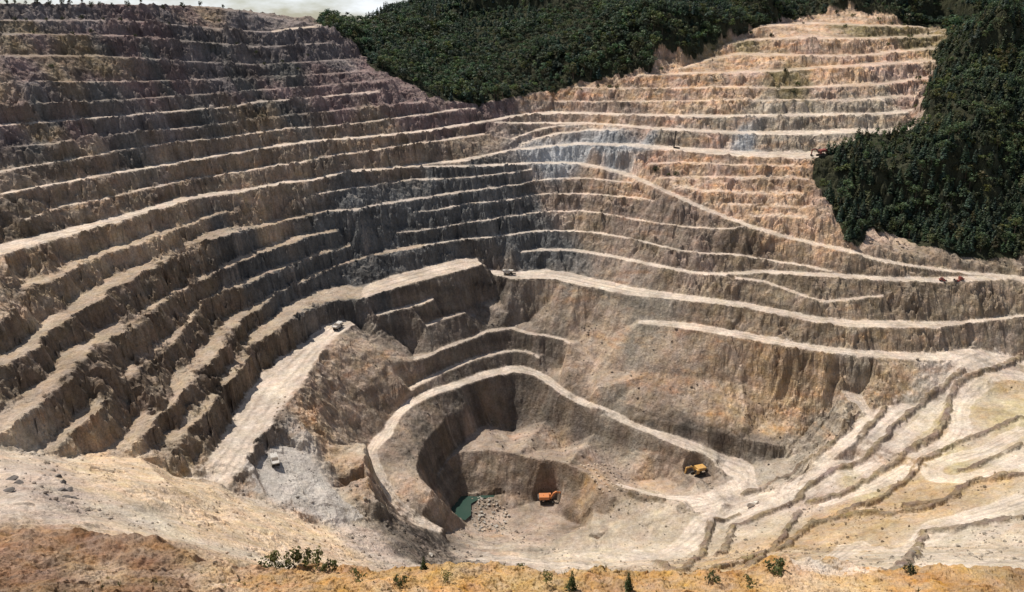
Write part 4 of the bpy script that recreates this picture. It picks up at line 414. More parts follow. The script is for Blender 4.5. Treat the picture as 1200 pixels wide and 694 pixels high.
# basin of the pond
_pj = np.array([p[:2] for p in POND]); _i0 = int((_pj[:, 0].min() - X0) / CELL); _i1 = int((_pj[:, 0].max() - X0) / CELL) + 2; _j0 = int((_pj[:, 1].min() - Y0) / CELL); _j1 = int((_pj[:, 1].max() - Y0) / CELL) + 2
_bx, _by = np.meshgrid(X0 + CELL * np.arange(_i0, _i1), Y0 + CELL * np.arange(_j0, _j1))
def in_poly(poly, x, y):
    r = np.zeros(x.shape, bool); n = len(poly)
    for i in range(n):
        (ax, ay), (bx, by) = poly[i], poly[(i + 1) % n]
        if ay == by: continue
        c = ((ay > y) != (by > y)) & (x < (bx - ax) * (y - ay) / (by - ay) + ax); r ^= c
    return r
_m = in_poly([p[:2] for p in POND], _bx, _by); _sub = H[_j0:_j1, _i0:_i1]
POND_LEVEL = float(np.percentile(_sub[_m], 40)); _sub[_m] = np.minimum(_sub[_m], POND_LEVEL - 0.9)
def ribbon(G, A, B, ruts=False):
    n = max(len(A), len(B)); A = densify(A, 4) ; B = densify(B, 4); n = max(len(A), len(B))
    q = np.linspace(0, 1, n); f = lambda X: np.stack([np.interp(q, np.linspace(0, 1, len(X)), X[:, k]) for k in range(3)], 1)
    A = f(A); B = f(B); e = 0.03 * (B - A); A = A - e; B = B + e
    for i in range(n - 1):
        if ruts: raster_tri(RUTS, A[i], A[i + 1], B[i], -1, -1, 1); raster_tri(RUTS, B[i], A[i + 1], B[i + 1], 1, -1, 1)
        raster_tri(G, A[i], A[i + 1], B[i], -1, -1, 1, 'max'); raster_tri(G, B[i], A[i + 1], B[i + 1], 1, -1, 1, 'max')
RUTS = np.full((NY, NX), 9., np.float32)
DUST = {k: np.zeros((NY, NX), np.float32) for k in ('faint', 'hill', 'bench', 'road', 'flat', 'grey', 'pale')}
for i, j, k in RIBBONS: ribbon(DUST[k], np.array(LINES[i], float), np.array(LINES[j], float), k in ('road', 'pale'))
def offset_pair(c, w):
    c = np.asarray(c, float); t = np.gradient(c[:, :2], axis=0); t /= np.linalg.norm(t, axis=1)[:, None] + 1e-9; n = np.c_[-t[:, 1], t[:, 0], t[:, 0] * 0]
    w = np.asarray(w, float)[:, None]; return c + n * w, c - n * w
for c, w in TRACKS:
    A, B = offset_pair(densify(np.c_[np.array(c, float), np.array(w, float)], 5)[:, :3], densify(np.c_[np.array(c, float), np.array(w, float)], 5)[:, 3]); ribbon(DUST['road'], A, B, True)
BERM = np.zeros((NY, NX), np.float32)
for c in BERMS:
    c = densify(c, 3); A, B = offset_pair(c, np.full(len(c), 1.75)); ribbon(BERM, A, B)
def sample(G, x, y):
    gx = np.clip((x - X0) / CELL, 0, NX - 1.001); gy = np.clip((y - Y0) / CELL, 0, NY - 1.001)
    i = gx.astype(np.int64); j = gy.astype(np.int64); fx = (gx - i).astype(np.float32); fy = (gy - j).astype(np.float32)
    return (G[j, i] * (1 - fx) + G[j, i + 1] * fx) * (1 - fy) + (G[j + 1, i] * (1 - fx) + G[j + 1, i + 1] * fx) * fy
# slope of the bare survey, slightly blurred
gy_, gx_ = np.gradient(H, CELL); SLOPE = np.hypot(gx_, gy_).astype(np.float32)
for _ in range(2):
    SLOPE[1:-1, 1:-1] = (SLOPE[1:-1, 1:-1] * 2 + SLOPE[:-2, 1:-1] + SLOPE[2:, 1:-1] + SLOPE[1:-1, :-2] + SLOPE[1:-1, 2:]) / 6
SMOOTH = np.maximum(.7 * in_poly(HAUL_SLOPE, *np.meshgrid(X0 + CELL * np.arange(NX), Y0 + CELL * np.arange(NY))), in_poly(SAND_TIP, *np.meshgrid(X0 + CELL * np.arange(NX), Y0 + CELL * np.arange(NY))) | in_poly(GREY_PAD, *np.meshgrid(X0 + CELL * np.arange(NX), Y0 + CELL * np.arange(NY)))).astype(np.float32)
for _ in range(6): SMOOTH[1:-1, 1:-1] = (SMOOTH[1:-1, 1:-1] + SMOOTH[:-2, 1:-1] + SMOOTH[2:, 1:-1] + SMOOTH[1:-1, :-2] + SMOOTH[1:-1, 2:]) / 5
# rills: noise smeared down the fall line of the (smoothed) survey
HS = H.copy(); HT = H.copy()
for it_ in range(70):
    if it_ == 30: HS_ = HS.copy()
    HS[1:-1, 1:-1] = (HS[1:-1, 1:-1] * 2 + HS[:-2, 1:-1] + HS[2:, 1:-1] + HS[1:-1, :-2] + HS[1:-1, 2:]) / 6
HT = HS; gy_, gx_ = np.gradient(HS_, CELL); gm_ = np.hypot(gx_, gy_) + 1e-4; gx_ = (gx_ / gm_).astype(np.float32); gy_ = (gy_ / gm_).astype(np.float32)
qX, qY = np.meshgrid(X0 + CELL * np.arange(NX, dtype=np.float32), Y0 + CELL * np.arange(NY, dtype=np.float32))
WN = (RNG.normal(0, 1, (NY, NX)).astype(np.float32)); WN[1:-1, 1:-1] = (WN[1:-1, 1:-1] + WN[:-2, 1:-1] + WN[2:, 1:-1] + WN[1:-1, :-2] + WN[1:-1, 2:]) / 2.2
WN = WN * .8 + 1.3 * fbm(qX, qY, 3.2, 2, 401)
RILL = WN.copy()
for sg in (1, -1):
    cx_, cy_ = qX.copy(), qY.copy()
    for _ in range(9):
        vx = sample(gx_, cx_, cy_); vy = sample(gy_, cx_, cy_); cx_ += sg * .9 * vx; cy_ += sg * .9 * vy; RILL += sample(WN, cx_, cy_)
RILL = (RILL / RILL.std()).clip(-2.5, 2.5).astype(np.float32)
# colour zones on a coarse grid
CC = 5.0; cnx = int((X1 - X0) / CC) + 2; cny = int((Y1 - Y0) / CC) + 2
zx = []; zc = []
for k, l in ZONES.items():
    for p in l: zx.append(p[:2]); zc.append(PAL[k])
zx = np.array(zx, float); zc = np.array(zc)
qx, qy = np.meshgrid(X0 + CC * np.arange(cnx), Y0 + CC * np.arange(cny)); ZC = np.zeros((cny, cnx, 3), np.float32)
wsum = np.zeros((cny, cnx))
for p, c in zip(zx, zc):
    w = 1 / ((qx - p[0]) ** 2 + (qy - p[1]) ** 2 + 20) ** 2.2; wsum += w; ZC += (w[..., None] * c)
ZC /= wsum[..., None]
def zone(x, y):
    gx = np.clip((x - X0) / CC, 0, cnx - 1.001); gy = np.clip((y - Y0) / CC, 0, cny - 1.001)
    i = gx.astype(np.int64); j = gy.astype(np.int64); fx = (gx - i)[..., None]; fy = (gy - j)[..., None]
    return (ZC[j, i] * (1 - fx) + ZC[j, i + 1] * fx) * (1 - fy) + (ZC[j + 1, i] * (1 - fx) + ZC[j + 1, i + 1] * fx) * fy
PADS = []
for px_, py_, pz_ in EXCAVATOR_SPOTS[:2]:
    gi, gj = int((px_ - X0) / CELL), int((py_ - Y0) / CELL); PADS.append((px_, py_, float(H[gj - 9:gj + 5, gi - 7:gi + 8].min()) + .3))
def edge_jitter(x, y): return x + 8 * fbm(x, y, 26, 3, 501), y + 8 * fbm(x, y, 26, 3, 511)
def land(x, y, full=False):
    """height of the finished ground at any plan position"""
    near = sst(330, 150, y); calm = sst(150, 90, np.hypot(x - 20, y - 400)); left = sst(40, -60, x) * sst(520, 430, y)
    upl = np.maximum(sst(-20, -120, x) * sst(500, 560, y), .7 * sst(50, 120, x) * sst(540, 600, y))
    amp = (1 - 0.55 * near) * (1 - 0.62 * calm)
    bl = lambda sz, sd: np.abs(fbm(x, y, sz, 2, sd)) - .25
    wx = fbm(x, y, 15, 3, 11) * 2.2 * amp + (bl(12, 21) * 3.0 * (1 + .5 * left) + bl(4.5, 25) * 1.7 + bl(2.2, 27) * .7) * amp
    wy = fbm(x, y, 15, 3, 31) * 2.2 * amp + (bl(12, 41) * 3.0 * (1 + .5 * left) + bl(4.5, 45) * 1.7 + bl(2.2, 47) * .7) * amp
    right = sst(25, 70, x) * sst(395, 430, y) * sst(900, 700, y)
    for sz, am, sd in ((7.5, 1.25, 161), (3.1, .65, 171)):                 # blocks bounded by joints
        qa = x * .86 + y * .5 + 1.6 * fbm(x, y, 6, 2, sd + 1); qb = y * .86 - x * .5 + 1.6 * fbm(x, y, 6, 2, sd + 4)
        ha = hash2(np.floor(qa / sz), np.floor(qb / sz), sd); hb_ = hash2(np.floor(qa / sz + .37), np.floor(qb / sz + .61), sd + 2)
        wx = wx + (ha - .5) * 2 * am * amp * (1 - .5 * calm); wy = wy + (hb_ - .5) * 2 * am * amp * (1 - .5 * calm)
    rd = np.maximum(sample(DUST['road'], x, y), sample(DUST['pale'], x, y)); tip = sample(SMOOTH, x, y); k = (1 - 0.6 * rd) * (1 - .8 * tip) * (1 - .5 * right) * (1 - .5 * sst(700, 760, y) * sst(0, 40, x))
    xw = x + wx * k; yw = y + wy * k
    z = sample(H, xw, yw); s = sst(0.25, 0.8, sample(SLOPE, xw, yw)); b = sample(BERM, x + wx * .4 + 1.2 * fbm(x, y, 3, 2, 95), y + wy * .4 + 1.2 * fbm(x, y, 3, 2, 97))
    # broken ground: talus and slips that soften or bury the benches
    tal = sst(-.02 - .22 * right, .38 - .18 * right, fbm(x, y, 22, 3, 141, .55)) * np.clip(.75 * right + .55 * upl + .45 * left + .12, 0, .95) * (1 - rd) * (1 - calm) * (1 - .85 * np.maximum(sample(DUST['bench'], xw, yw), .7 * sample(DUST['hill'], xw, yw)))
    z = z + (sample(HT, xw + 1.5 * wx, yw + 1.5 * wy) - z) * tal
    tip = sample(SMOOTH, x, y); s = s * (1 - .85 * tip)
    rough = fbm(x, y, 5.5, 4, 51, 0.62); ridged = 0.4 - np.abs(fbm(x, y, 11, 3, 61))
    z = z + s * (rough * 1.5 + ridged * 1.8) * (1 - 0.3 * near) * (1 - 0.5 * calm) * (1 + .9 * upl) + (1 - s) * (1 - 0.85 * rd) * (fbm(x, y, 3, 3, 71, 0.6) * 0.35 * (1 - .6 * tip) + fbm(x, y, 24, 2, 81) * 0.45 * (1 - .6 * calm))
    rl = sample(RILL, x, y); z = z + sst(.2, .6, sample(SLOPE, xw, yw)) * (1 - .75 * tip) * rl * .24 * (1 - .4 * calm) * (1 - .55 * right) * (1 + .5 * upl)
    z = z + b * np.clip(1.9 + 1.6 * fbm(x, y, 9, 4, 91, .6), .5, 2.8)
    n2 = sst(200, 150, y)
    z = z + n2 * (fbm(x, y, 2.2, 4, 101, 0.62) * 0.9 + fbm(x, y, 9, 2, 111) * 1.2 + fbm(x, y, .8, 3, 115, .65) * .28)
    for px_, py_, pz_ in PADS: z = z + (pz_ + .12 * rough - z) * sst(9.5, 6.5, np.hypot(x - px_, y - py_ + 1.5))      # levelled where the excavators stand
    # beyond the survey the hills roll away and sink
    ox = np.maximum(np.maximum(X0 - x, x - X1), np.maximum(Y0 - y, y - Y1)); t = sst(0, 900, ox)
    z = z * (1 - t) + t * (150 + 18 * fbm(x, y, 700, 3, 121))
    return (z, xw, yw, s, rd, b) if full else z

az = np.radians(np.linspace(-50, 50, 1450))
rr = [42.]
while rr[-1] < 9000:
    r = rr[-1]; rr.append(r + (0.8 if r < 95 else 0.3 if r < 172 else 0.62 if r < 240 else 0.7 if r < 700 else 1.1 if r < 900 else 2.5 if r < 1050 else r * 0.06))
rr = np.array(rr); R_, A_ = np.meshgrid(rr, az, indexing='ij')
GX = (R_ * np.sin(A_)); GY = (R_ * np.cos(A_))
GZ, XW, YW, S_, RD, BM = land(GX, GY, True)
dzr = np.gradient(GZ, axis=0) / np.gradient(R_, axis=0); dza = np.gradient(GZ, axis=1) / (R_ * (az[1] - az[0])); ST = sst(0.45, 1.0, np.hypot(dzr, dza))
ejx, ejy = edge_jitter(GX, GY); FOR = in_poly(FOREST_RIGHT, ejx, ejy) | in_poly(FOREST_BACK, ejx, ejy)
j1 = fbm(GX, GY, 30, 4, 201) * 14; j2 = fbm(GX, GY, 30, 4, 211) * 14
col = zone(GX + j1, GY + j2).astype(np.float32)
st1 = fbm(GZ * 2.2 + .25 * GX, .16 * GX + .16 * GY, 9, 4, 521, .6); st2 = fbm(GX, GY, 13, 4, 531, .6); st3 = fbm(GZ * 2.0 - .2 * GX + 90, .14 * GX - .14 * GY, 7, 4, 541, .6)
far_ = sst(200, 240, GY) * (1 - .8 * sample(SMOOTH, GX, GY)); col = col * (1 - .30 * sst(.02, .35, st1) * far_ - .16 * sst(.05, .4, st2) * far_ + .16 * sst(.05, .4, -st2) * far_)[..., None]
rust = (sst(.12, .42, st3) * .45 * far_ * sst(.19, .26, col.mean(-1)))[..., None]; col = col * (1 - rust) + rust * (col * np.array([1.12, .86, .66], np.float32))
lum = col.mean(-1, keepdims=True)
kd = (.55 - .3 * sst(-20, -120, GX) * sst(500, 580, GY))[..., None]
dusty = np.clip((1 - kd) * col + kd * np.array([.40, .33, .27], np.float32), 0, 1)
flat = (1 - ST)[..., None] * (1 - 0.5 * sst(300, 200, GY)[..., None])
patch = sst(-0.5, 0.5, fbm(GX, GY, 8, 4, 221))[..., None] * (1 - .7 * sample(SMOOTH, GX, GY))[..., None]
col = col + (dusty - col) * flat * (0.25 + 0.45 * patch)
for k, c, a in (('faint', (.26, .235, .215), .3), ('hill', (.42, .35, .29), .6), ('bench', (.44, .375, .32), .8), ('flat', (.38, .305, .235), .7), ('grey', (.40, .37, .34), .9), ('pale', (.50, .42, .35), .95), ('road', (.53, .46, .395), .95)):
    w = sample(DUST[k], GX + (XW - GX) * .6, GY + (YW - GY) * .6) * (1 - 0.75 * ST) * a
    w = sst(.12, .62, w + .42 * fbm(GX, GY, 5, 4, 231, .62)) * np.minimum(1, w * 3) * a
    cc = np.array(c, np.float32)
    if k in ('bench', 'road', 'faint', 'hill'): cc = 0.72 * cc + 0.28 * col * (0.5 / np.maximum(lum, .12)).clip(0, 2.2)
    col = col + (cc - col) * w[..., None]
rs = np.abs(sample(RUTS, GX + (XW - GX) * .6, GY + (YW - GY) * .6)); rut = np.exp(-((rs - .28) / .09) ** 2) + np.exp(-((rs - .62) / .1) ** 2) * .7
col = col * (1 - .16 * sst(.0, .4, fbm(GX, GY, 7, 4, 551)) * np.clip(RD, 0, 1))[..., None] * (1 - .28 * rut * np.clip(RD, 0, 1) * np.clip(.8 + fbm(GX, GY, 14, 3, 241), .2, 1.3))[..., None]
rl = sample(RILL, GX, GY) * sst(.2, .55, sample(SLOPE, XW, YW)) * (1 - RD) * (1 - .6 * sample(SMOOTH, GX, GY))
strk = sst(-.2, .6, fbm(GX, GY, 25, 3, 251))
col = col * (1 + (.06 + .08 * strk) * rl)[..., None]; pale_talus = np.clip(rl - .9, 0, 1.5) * .35 * strk; col = col + (np.array([.36, .30, .25], np.float32) - col) * pale_talus[..., None]
col = col + ((np.array([.165, .125, .088], np.float32) + fbm(GX, GY, 9, 3, 271)[..., None] * np.array([.05, .05, .0], np.float32)) - col) * (0.8 * sst(.25, .75, BM) * sst(-.75, -.25, fbm(GX, GY, 7, 4, 261)))[..., None]
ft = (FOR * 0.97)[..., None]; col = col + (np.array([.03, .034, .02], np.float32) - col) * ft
nr, na = R_.shape
idx = np.arange(nr * na).reshape(nr, na)
F = np.stack([idx[:-1, :-1], idx[:-1, 1:], idx[1:, 1:], idx[1:, :-1]], -1).reshape(-1, 4)[:, ::-1]
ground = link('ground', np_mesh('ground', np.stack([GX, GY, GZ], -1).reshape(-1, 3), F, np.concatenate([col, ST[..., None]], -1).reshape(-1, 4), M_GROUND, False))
tag(ground, kind='structure')
def gz(x, y): return float(land(np.array([float(x)]), np.array([float(y)]))[0])


# ------------------------------------------------------------------ vegetation
def unit(v): return v / (np.linalg.norm(v, axis=-1, keepdims=True) + 1e-9)
def leaves(pos, nrm, size, col, rng):
    """one folded leaf clump (4-corner kite) per position"""
    n = len(pos); up = np.where(np.abs(nrm[:, 2:3]) > .9, np.array([[1., 0, 0]]), np.array([[0, 0, 1.]]))
    a = unit(np.cross(nrm, up)); b = np.cross(nrm, a); th = rng.uniform(0, 6.28, (n, 1)); a2 = a * np.cos(th) + b * np.sin(th); b2 = np.cross(nrm, a2)
    s = size[:, None]
    V = np.stack([pos - a2 * s, pos - b2 * s * .7 - nrm * s * .2, pos + a2 * s, pos + b2 * s * .7 + nrm * s * .25], 1).reshape(-1, 3)
    return V, np.arange(4 * n).reshape(n, 4), np.repeat(col, 4, 0)
def conifer(n, base, rng, wide=.2):
    t = rng.beta(1.0, 1.45, n); lay = np.round(t * 11) / 11 * .6 + t * .4
    rad = (wide * (1 - lay) ** .85 + .012) * rng.uniform(.35, 1.08, n); a = rng.uniform(0, 6.28, n) ; rad = rad * (1 + .22 * np.sin(3 * a + 9 * t))
    pos = np.stack([rad * np.cos(a), rad * np.sin(a), .10 + .89 * lay - .25 * rad], 1)
    nrm = unit(np.stack([np.cos(a) * .75, np.sin(a) * .75, np.full(n, .8)], 1) + rng.normal(0, .35, (n, 3)))
    col = np.array(base) * rng.uniform(.55, 1.5, (n, 1)) * np.stack([rng.uniform(.85, 1.2, n), np.ones(n), rng.uniform(.7, 1.1, n)], 1)
    return leaves(pos, nrm, (.035 + .05 * (1 - t)) * rng.uniform(.7, 1.3, n) * (150 / n) ** .4, col, rng)
def broadleaf(n, base, rng, squat=1.0):
    k = 7; c = np.stack([rng.normal(0, .13, k) * squat, rng.normal(0, .13, k) * squat, rng.uniform(.4, .82, k)], 1); rr_ = rng.uniform(.11, .2, k) * (.6 + .4 * squat)
    w = rng.integers(0, k, n); d = unit(rng.normal(0, 1, (n, 3))); d[:, 2] = np.where(d[:, 2] < -.45, -d[:, 2], d[:, 2])
    pos = c[w] + d * (rr_[w] * rng.uniform(.55, 1.12, n))[:, None]
    nrm = unit(d + rng.normal(0, .28, (n, 3)))
    lob = rng.uniform(.75, 1.25, k)[w][:, None]
    col = np.array(base) * lob * rng.uniform(.55, 1.45, (n, 1)) * np.stack([rng.uniform(.85, 1.25, n), np.ones(n), rng.uniform(.7, 1.1, n)], 1)
    return leaves(pos, nrm, rng.uniform(.035, .065, n) * (150 / n) ** .4, col, rng)
def trunk_mesh(name, h=.75, r=.022, limbs=4):
    bm = bmesh.new()
    def tube(p, q, r0, r1):
        p = Vector(p); q = Vector(q); m = bmesh.ops.create_cone(bm, cap_ends=True, segments=6, radius1=r0, radius2=r1, depth=(q - p).length)
        bmesh.ops.transform(bm, verts=m['verts'], matrix=Matrix.Translation((p + q) / 2) @ (q - p).to_track_quat('Z', 'Y').to_matrix().to_4x4())
    tube((0, 0, -.06), (.01, 0, h), r, r * .3)
    for k in range(limbs):
        a = k * 2.4; z = .3 + .11 * k; tube((0, 0, z), (.12 * math.cos(a), .12 * math.sin(a), z + .09), r * .45, r * .15)
    me = bpy.data.meshes.new(name); bm.to_mesh(me); bm.free(); me.materials.append(M_BARK); return me
GREENS = [(.056, .086, .056), (.076, .115, .060), (.050, .078, .060), (.105, .135, .055), (.070, .100, .068), (.090, .100, .056)]
KINDS = [('conifer', GREENS[0], .2), ('conifer', GREENS[2], .17), ('broadleaf', GREENS[1], 1.), ('broadleaf', GREENS[4], .9), ('broadleaf', GREENS[3], 1.05), ('conifer', GREENS[5], .22), ('broadleaf', GREENS[5], .85)]
def template(kind, n, rng):
    k, g, w = kind; return conifer(n, g, rng, w) if k == 'conifer' else broadleaf(n, g, rng, w)
CROWNS = [np_mesh('crown', *template(k, 230, RNG), M_LEAF) for k in KINDS]
LOW = [template(k, 120, RNG) for k in KINDS for _ in (0, 1)]
TRUNK = trunk_mesh('trunk')
def plan_to_view(x, y, z):
    p = math.radians(18.5); dz = z - 280; d = y * math.cos(p) - dz * math.sin(p); u = y * math.sin(p) + dz * math.cos(p)
    return 600 + 942 * x / d, 347 - 942 * u / d, d
cand = []
for nm, poly in (('right', FOREST_RIGHT), ('back', FOREST_BACK)):
    px = np.array(poly); s = 4.4 if nm == 'right' else 4.5
    gx, gy = np.meshgrid(np.arange(px[:, 0].min() - 60, px[:, 0].max() + 90, s), np.arange(px[:, 1].min() - 5, px[:, 1].max() + 60, s))
    gx = gx + RNG.uniform(-.45, .45, gx.shape) * s; gy = gy + RNG.uniform(-.45, .45, gy.shape) * s
    ex_, ey_ = edge_jitter(gx, gy); rx_, ry_ = EXCAVATOR_SPOTS[2][:2]; ok = in_poly(poly, ex_, ey_) & (np.hypot(gx - rx_ + 4, (gy - ry_ + 16) * .45) > 10) & (RNG.uniform(0, 1, gx.shape) < .95)
    gx = gx[ok]; gy = gy[ok]; gzv = land(gx, gy)
    h = RNG.uniform(6.0, 12.5, gx.shape) * (.8 + .35 * vnoise(gx / 30, gy / 30, 5)) + 1
    for i in range(len(gx)): cand.append((nm, gx[i], gy[i], gzv[i], h[i]))
print('trees', len(cand))
scored = []
for c in cand:
    u, v, d = plan_to_view(c[1], c[2], c[3] + c[4]); scored.append((c[4] / d if -5 < u < 1205 and v < 694 else 0, c))
scored.sort(key=lambda t: -t[0])
def kind_index(nm, x, y):
    q = vnoise(np.array([x / 38]), np.array([y / 38]), 77)[0] + random.uniform(-.5, .5)
    if nm == 'right': return random.choice((0, 1, 0, 1, 2, 5)) if q < .45 else random.choice((0, 2, 3, 4, 6))
    return random.choice((0, 1, 1, 3)) if q > .25 or y > 930 else random.choice((2, 3, 3, 4, 6, 2))
proto = {}
for s_, (nm, x, y, z, h) in scored[:300]:
    k = kind_index(nm, x, y); conif = KINDS[k][0] == 'conifer'; key = (nm, k)
    if key not in proto:
        t = empty('pine_tree' if conif else 'leafy_tree', (x, y, z)); link('trunk', TRUNK, t); link('crown', CROWNS[k], t); proto[key] = t
    else: t = copy_tree(proto[key])
    where = 'on the shaded slope at right above the haul road' if nm == 'right' else 'on the far wooded hill above the benches'
    tag(t, ('dark pointed evergreen tree ' if conif else 'dark rounded leafy tree ') + where, 'tree',
        ('evergreens ' if conif else 'leafy trees ') + where)
    t.location = (x, y, z - .1); t.rotation_euler = (0, 0, random.uniform(0, 6.28)); w = h * random.uniform(1.0, 1.35); t.scale = (w, w, h)
VV = []; FF = []; CCOL = []; nb = 0
for s_, (nm, x, y, z, h) in scored[300:]:
    V, Fq, c = LOW[kind_index(nm, x, y) * 2 + random.randint(0, 1)]; a = random.uniform(0, 6.28); w = h * random.uniform(1.1, 1.5); ca, sa = math.cos(a), math.sin(a)
    VV.append(np.stack([(V[:, 0] * ca - V[:, 1] * sa) * w + x, (V[:, 0] * sa + V[:, 1] * ca) * w + y, V[:, 2] * h + z - .2], 1)); FF.append(Fq + nb); nb += len(V); CCOL.append(c * random.uniform(.55, 1.45) * np.array([random.uniform(.85, 1.25), 1, random.uniform(.8, 1.1)]) * (np.array([.88, 1.0, 1.12]) if nm == 'back' else np.array([.95, .95, .95])))
tag(link('wood', np_mesh('wood', np.vstack(VV), np.vstack(FF), np.vstack(CCOL), M_LEAF)), 'dense dark wood of mixed trees covering the hills beyond the pit', 'wood', kind='stuff')

def bush_meshes(n, base, rng, tall):
    k = 5; c = np.stack([rng.normal(0, .22, k), rng.normal(0, .22, k), rng.uniform(.25, .7, k)], 1); w = rng.integers(0, k, n); d = unit(rng.normal(0, 1, (n, 3)))
    pos = c[w] + d * rng.uniform(.1, .28, (n, 1)); pos[:, 2] = np.abs(pos[:, 2]) * tall
    col = np.array(base) * rng.uniform(.5, 1.5, (n, 1)); return np_mesh('foliage', *leaves(pos, unit(d + rng.normal(0, .6, (n, 3))), rng.uniform(.05, .1, n), col, rng), M_LEAF)
STEMS = trunk_mesh('stem', .6, .035, 5)
BUSH = [bush_meshes(160, (.085, .095, .036), RNG, 1.), bush_meshes(160, (.11, .115, .04), RNG, 1.2), bush_meshes(140, (.05, .058, .03), RNG, .8), bush_meshes(170, (.15, .145, .05), RNG, 1.3)]
def plant(name, x, y, s, mesh, label, cat, group=None, zs=1.0):
    t = empty(name, (x, y, gz(x, y) - .05 * s)); link('stem', STEMS, t); link('foliage', mesh, t); t.scale = (s, s, s * zs); t.rotation_euler = (0, 0, random.uniform(0, 6.28))
    return tag(t, label, cat, group)
for i, (x, y, z) in enumerate(SHRUB_SPOTS):
    plant('shrub', x, y, random.uniform(3.0, 4.2), BUSH[i % 2], 'low dark green shrub in the row on the ochre ridge below the sand tip', 'shrub', 'row of shrubs on the ochre ridge', 1.3)
PINE_MESH = [np_mesh('crown', *conifer(420, g, RNG, w), M_LEAF) for g, w in (((.055, .075, .025), .24), ((.04, .058, .022), .21))]
for (x, y, z), h, m, lb in zip(PINE_SPOTS, (3.0, 4.8, 4.6, 3.6), (0, 0, 1, 0), ('smallest thin yellow green sapling on the ochre ridge', 'bushy bright green young pine on the ochre ridge, plumper neighbour of a pointed one',
        'narrow pointed dark green young conifer on the ochre ridge', 'pale green sapling rising from the ridge beside the dark rock gully')):
    t = empty('young_pine', (x, y, gz(x, y) - .1)); link('trunk', TRUNK, t); link('crown', PINE_MESH[m], t); t.scale = (h, h, h); tag(t, lb, 'young tree')
for (x, y, z), s, m, lb in zip(BUSH_SPOTS, (5.0, 3.4, 3.2, 2.8, 2.8, 2.2, 3.2, 3.0, 2.6), (0, 2, 0, 1, 3, 1, 0, 1, 3), ('tall olive bush on top of the orange mound at lower right', 'dark low bush on the orange ridge in front of the pale road', 'broad olive bush at the photo edge left of the orange mound',
        'small bush squeezed beside the broad olive bush near the orange mound', 'yellow green tuft left of the bushy young pine', 'tiny olive tuft on the ridge between saplings', 'olive bush in the dark strip of the ridge below the gully',
        'leftmost olive bush of the dark strip on the ridge', 'small yellow tuft beside the smallest sapling')):
    plant('bush', x, y, s, BUSH[m], lb, 'bush')
for i, (x, y, z) in enumerate(TOP_SHRUBS): plant('bush', x, y, random.uniform(3.2, 6), BUSH[(0, 2)[i % 2]], 'dark bush growing on the upper benches at the edge of the woods', 'bush', 'bushes on the upper benches')
for i, (x, y, z) in enumerate(RIM_SHRUBS): plant('bush', x, y, random.uniform(2.5, 6), BUSH[2], 'small dark bush on the skyline of the left rim', 'bush', 'bushes along the left rim', 1.3)
for i, (x, y, z) in enumerate(SCATTER): plant('bush', x, y, random.uniform(2.5, 4.5), BUSH[2], 'dark bush scattered over the grey upper left benches', 'bush', 'bushes on the grey upper benches')

# dry grass tufts on the near ridge
ng = 9000; r_ = np.exp(RNG.uniform(math.log(100), math.log(160), ng)); a_ = np.radians(RNG.uniform(-35, 35, ng)); gx_t = r_ * np.sin(a_); gy_t = r_ * np.cos(a_)
kp = RNG.uniform(0, 1, ng) < .06 + .94 * sst(.0, .45, fbm(gx_t, gy_t, 20, 3, 331)) * sst(-25, 5, gx_t) * (1 - .65 * sst(15, 40, gx_t)); gx_t, gy_t = gx_t[kp], gy_t[kp]; gz_t = land(gx_t, gy_t); m_ = 7
bx_ = np.repeat(gx_t, m_) + RNG.normal(0, .16, len(gx_t) * m_); by_ = np.repeat(gy_t, m_) + RNG.normal(0, .16, len(gx_t) * m_); bz_ = np.repeat(gz_t, m_); hh_ = np.repeat(RNG.uniform(.3, .95, len(gx_t)), m_) * RNG.uniform(.6, 1.2, len(bx_)); an_ = RNG.uniform(0, 6.28, len(bx_)); ww_ = .05 + .05 * hh_
dx_, dy_ = np.cos(an_) * ww_, np.sin(an_) * ww_; lx_, ly_ = RNG.normal(0, .3, len(bx_)) * hh_, RNG.normal(0, .3, len(bx_)) * hh_
GV = np.stack([np.stack([bx_ - dx_, by_ - dy_, bz_ - .05], 1), np.stack([bx_ + dx_, by_ + dy_, bz_ - .05], 1), np.stack([bx_ + lx_, by_ + ly_, bz_ + hh_], 1)], 1).reshape(-1, 3)
gc_ = np.repeat(np.where(RNG.uniform(0, 1, (len(gx_t), 1)) < .5, np.array([[.20, .17, .06]]), np.array([[.085, .10, .035]])) * RNG.uniform(.6, 1.4, (len(gx_t), 1)), m_ * 3, 0)
tag(link('dry_grass', np_mesh('dry_grass', GV, np.arange(len(GV)).reshape(-1, 3), gc_, M_LEAF)), 'yellow and olive dry grass tufts on the ochre ridge in front', 'grass', kind='stuff')

# ------------------------------------------------------------------ rocks and water
def rock_mesh(seed, mat, flat=.75, sub=2):
    bm = bmesh.new(); bmesh.ops.create_icosphere(bm, subdivisions=sub, radius=.5); r = random.Random(seed)
    cuts = [(Vector((r.gauss(0, 1), r.gauss(0, 1), r.gauss(0, 1))).normalized(), r.uniform(.2, .38)) for _ in range(14)]
    for v in bm.verts:
        for nrm, d in cuts:
            e = v.co.dot(nrm) - d
            if e > 0: v.co -= nrm * e
        v.co *= r.uniform(.94, 1.06); v.co.z *= flat
    me = bpy.data.meshes.new('boulder'); bm.to_mesh(me); bm.free(); me.materials.append(mat); return me
M_RGREY = rock_material('pale_grey_rock', (.36, .33, .29)); M_RTAN = rock_material('tan_rock', (.42, .33, .25)); M_RDARK = rock_material('dark_rock', (.12, .105, .095)); M_RWHITE = rock_material('pale_rock', (.62, .57, .50))
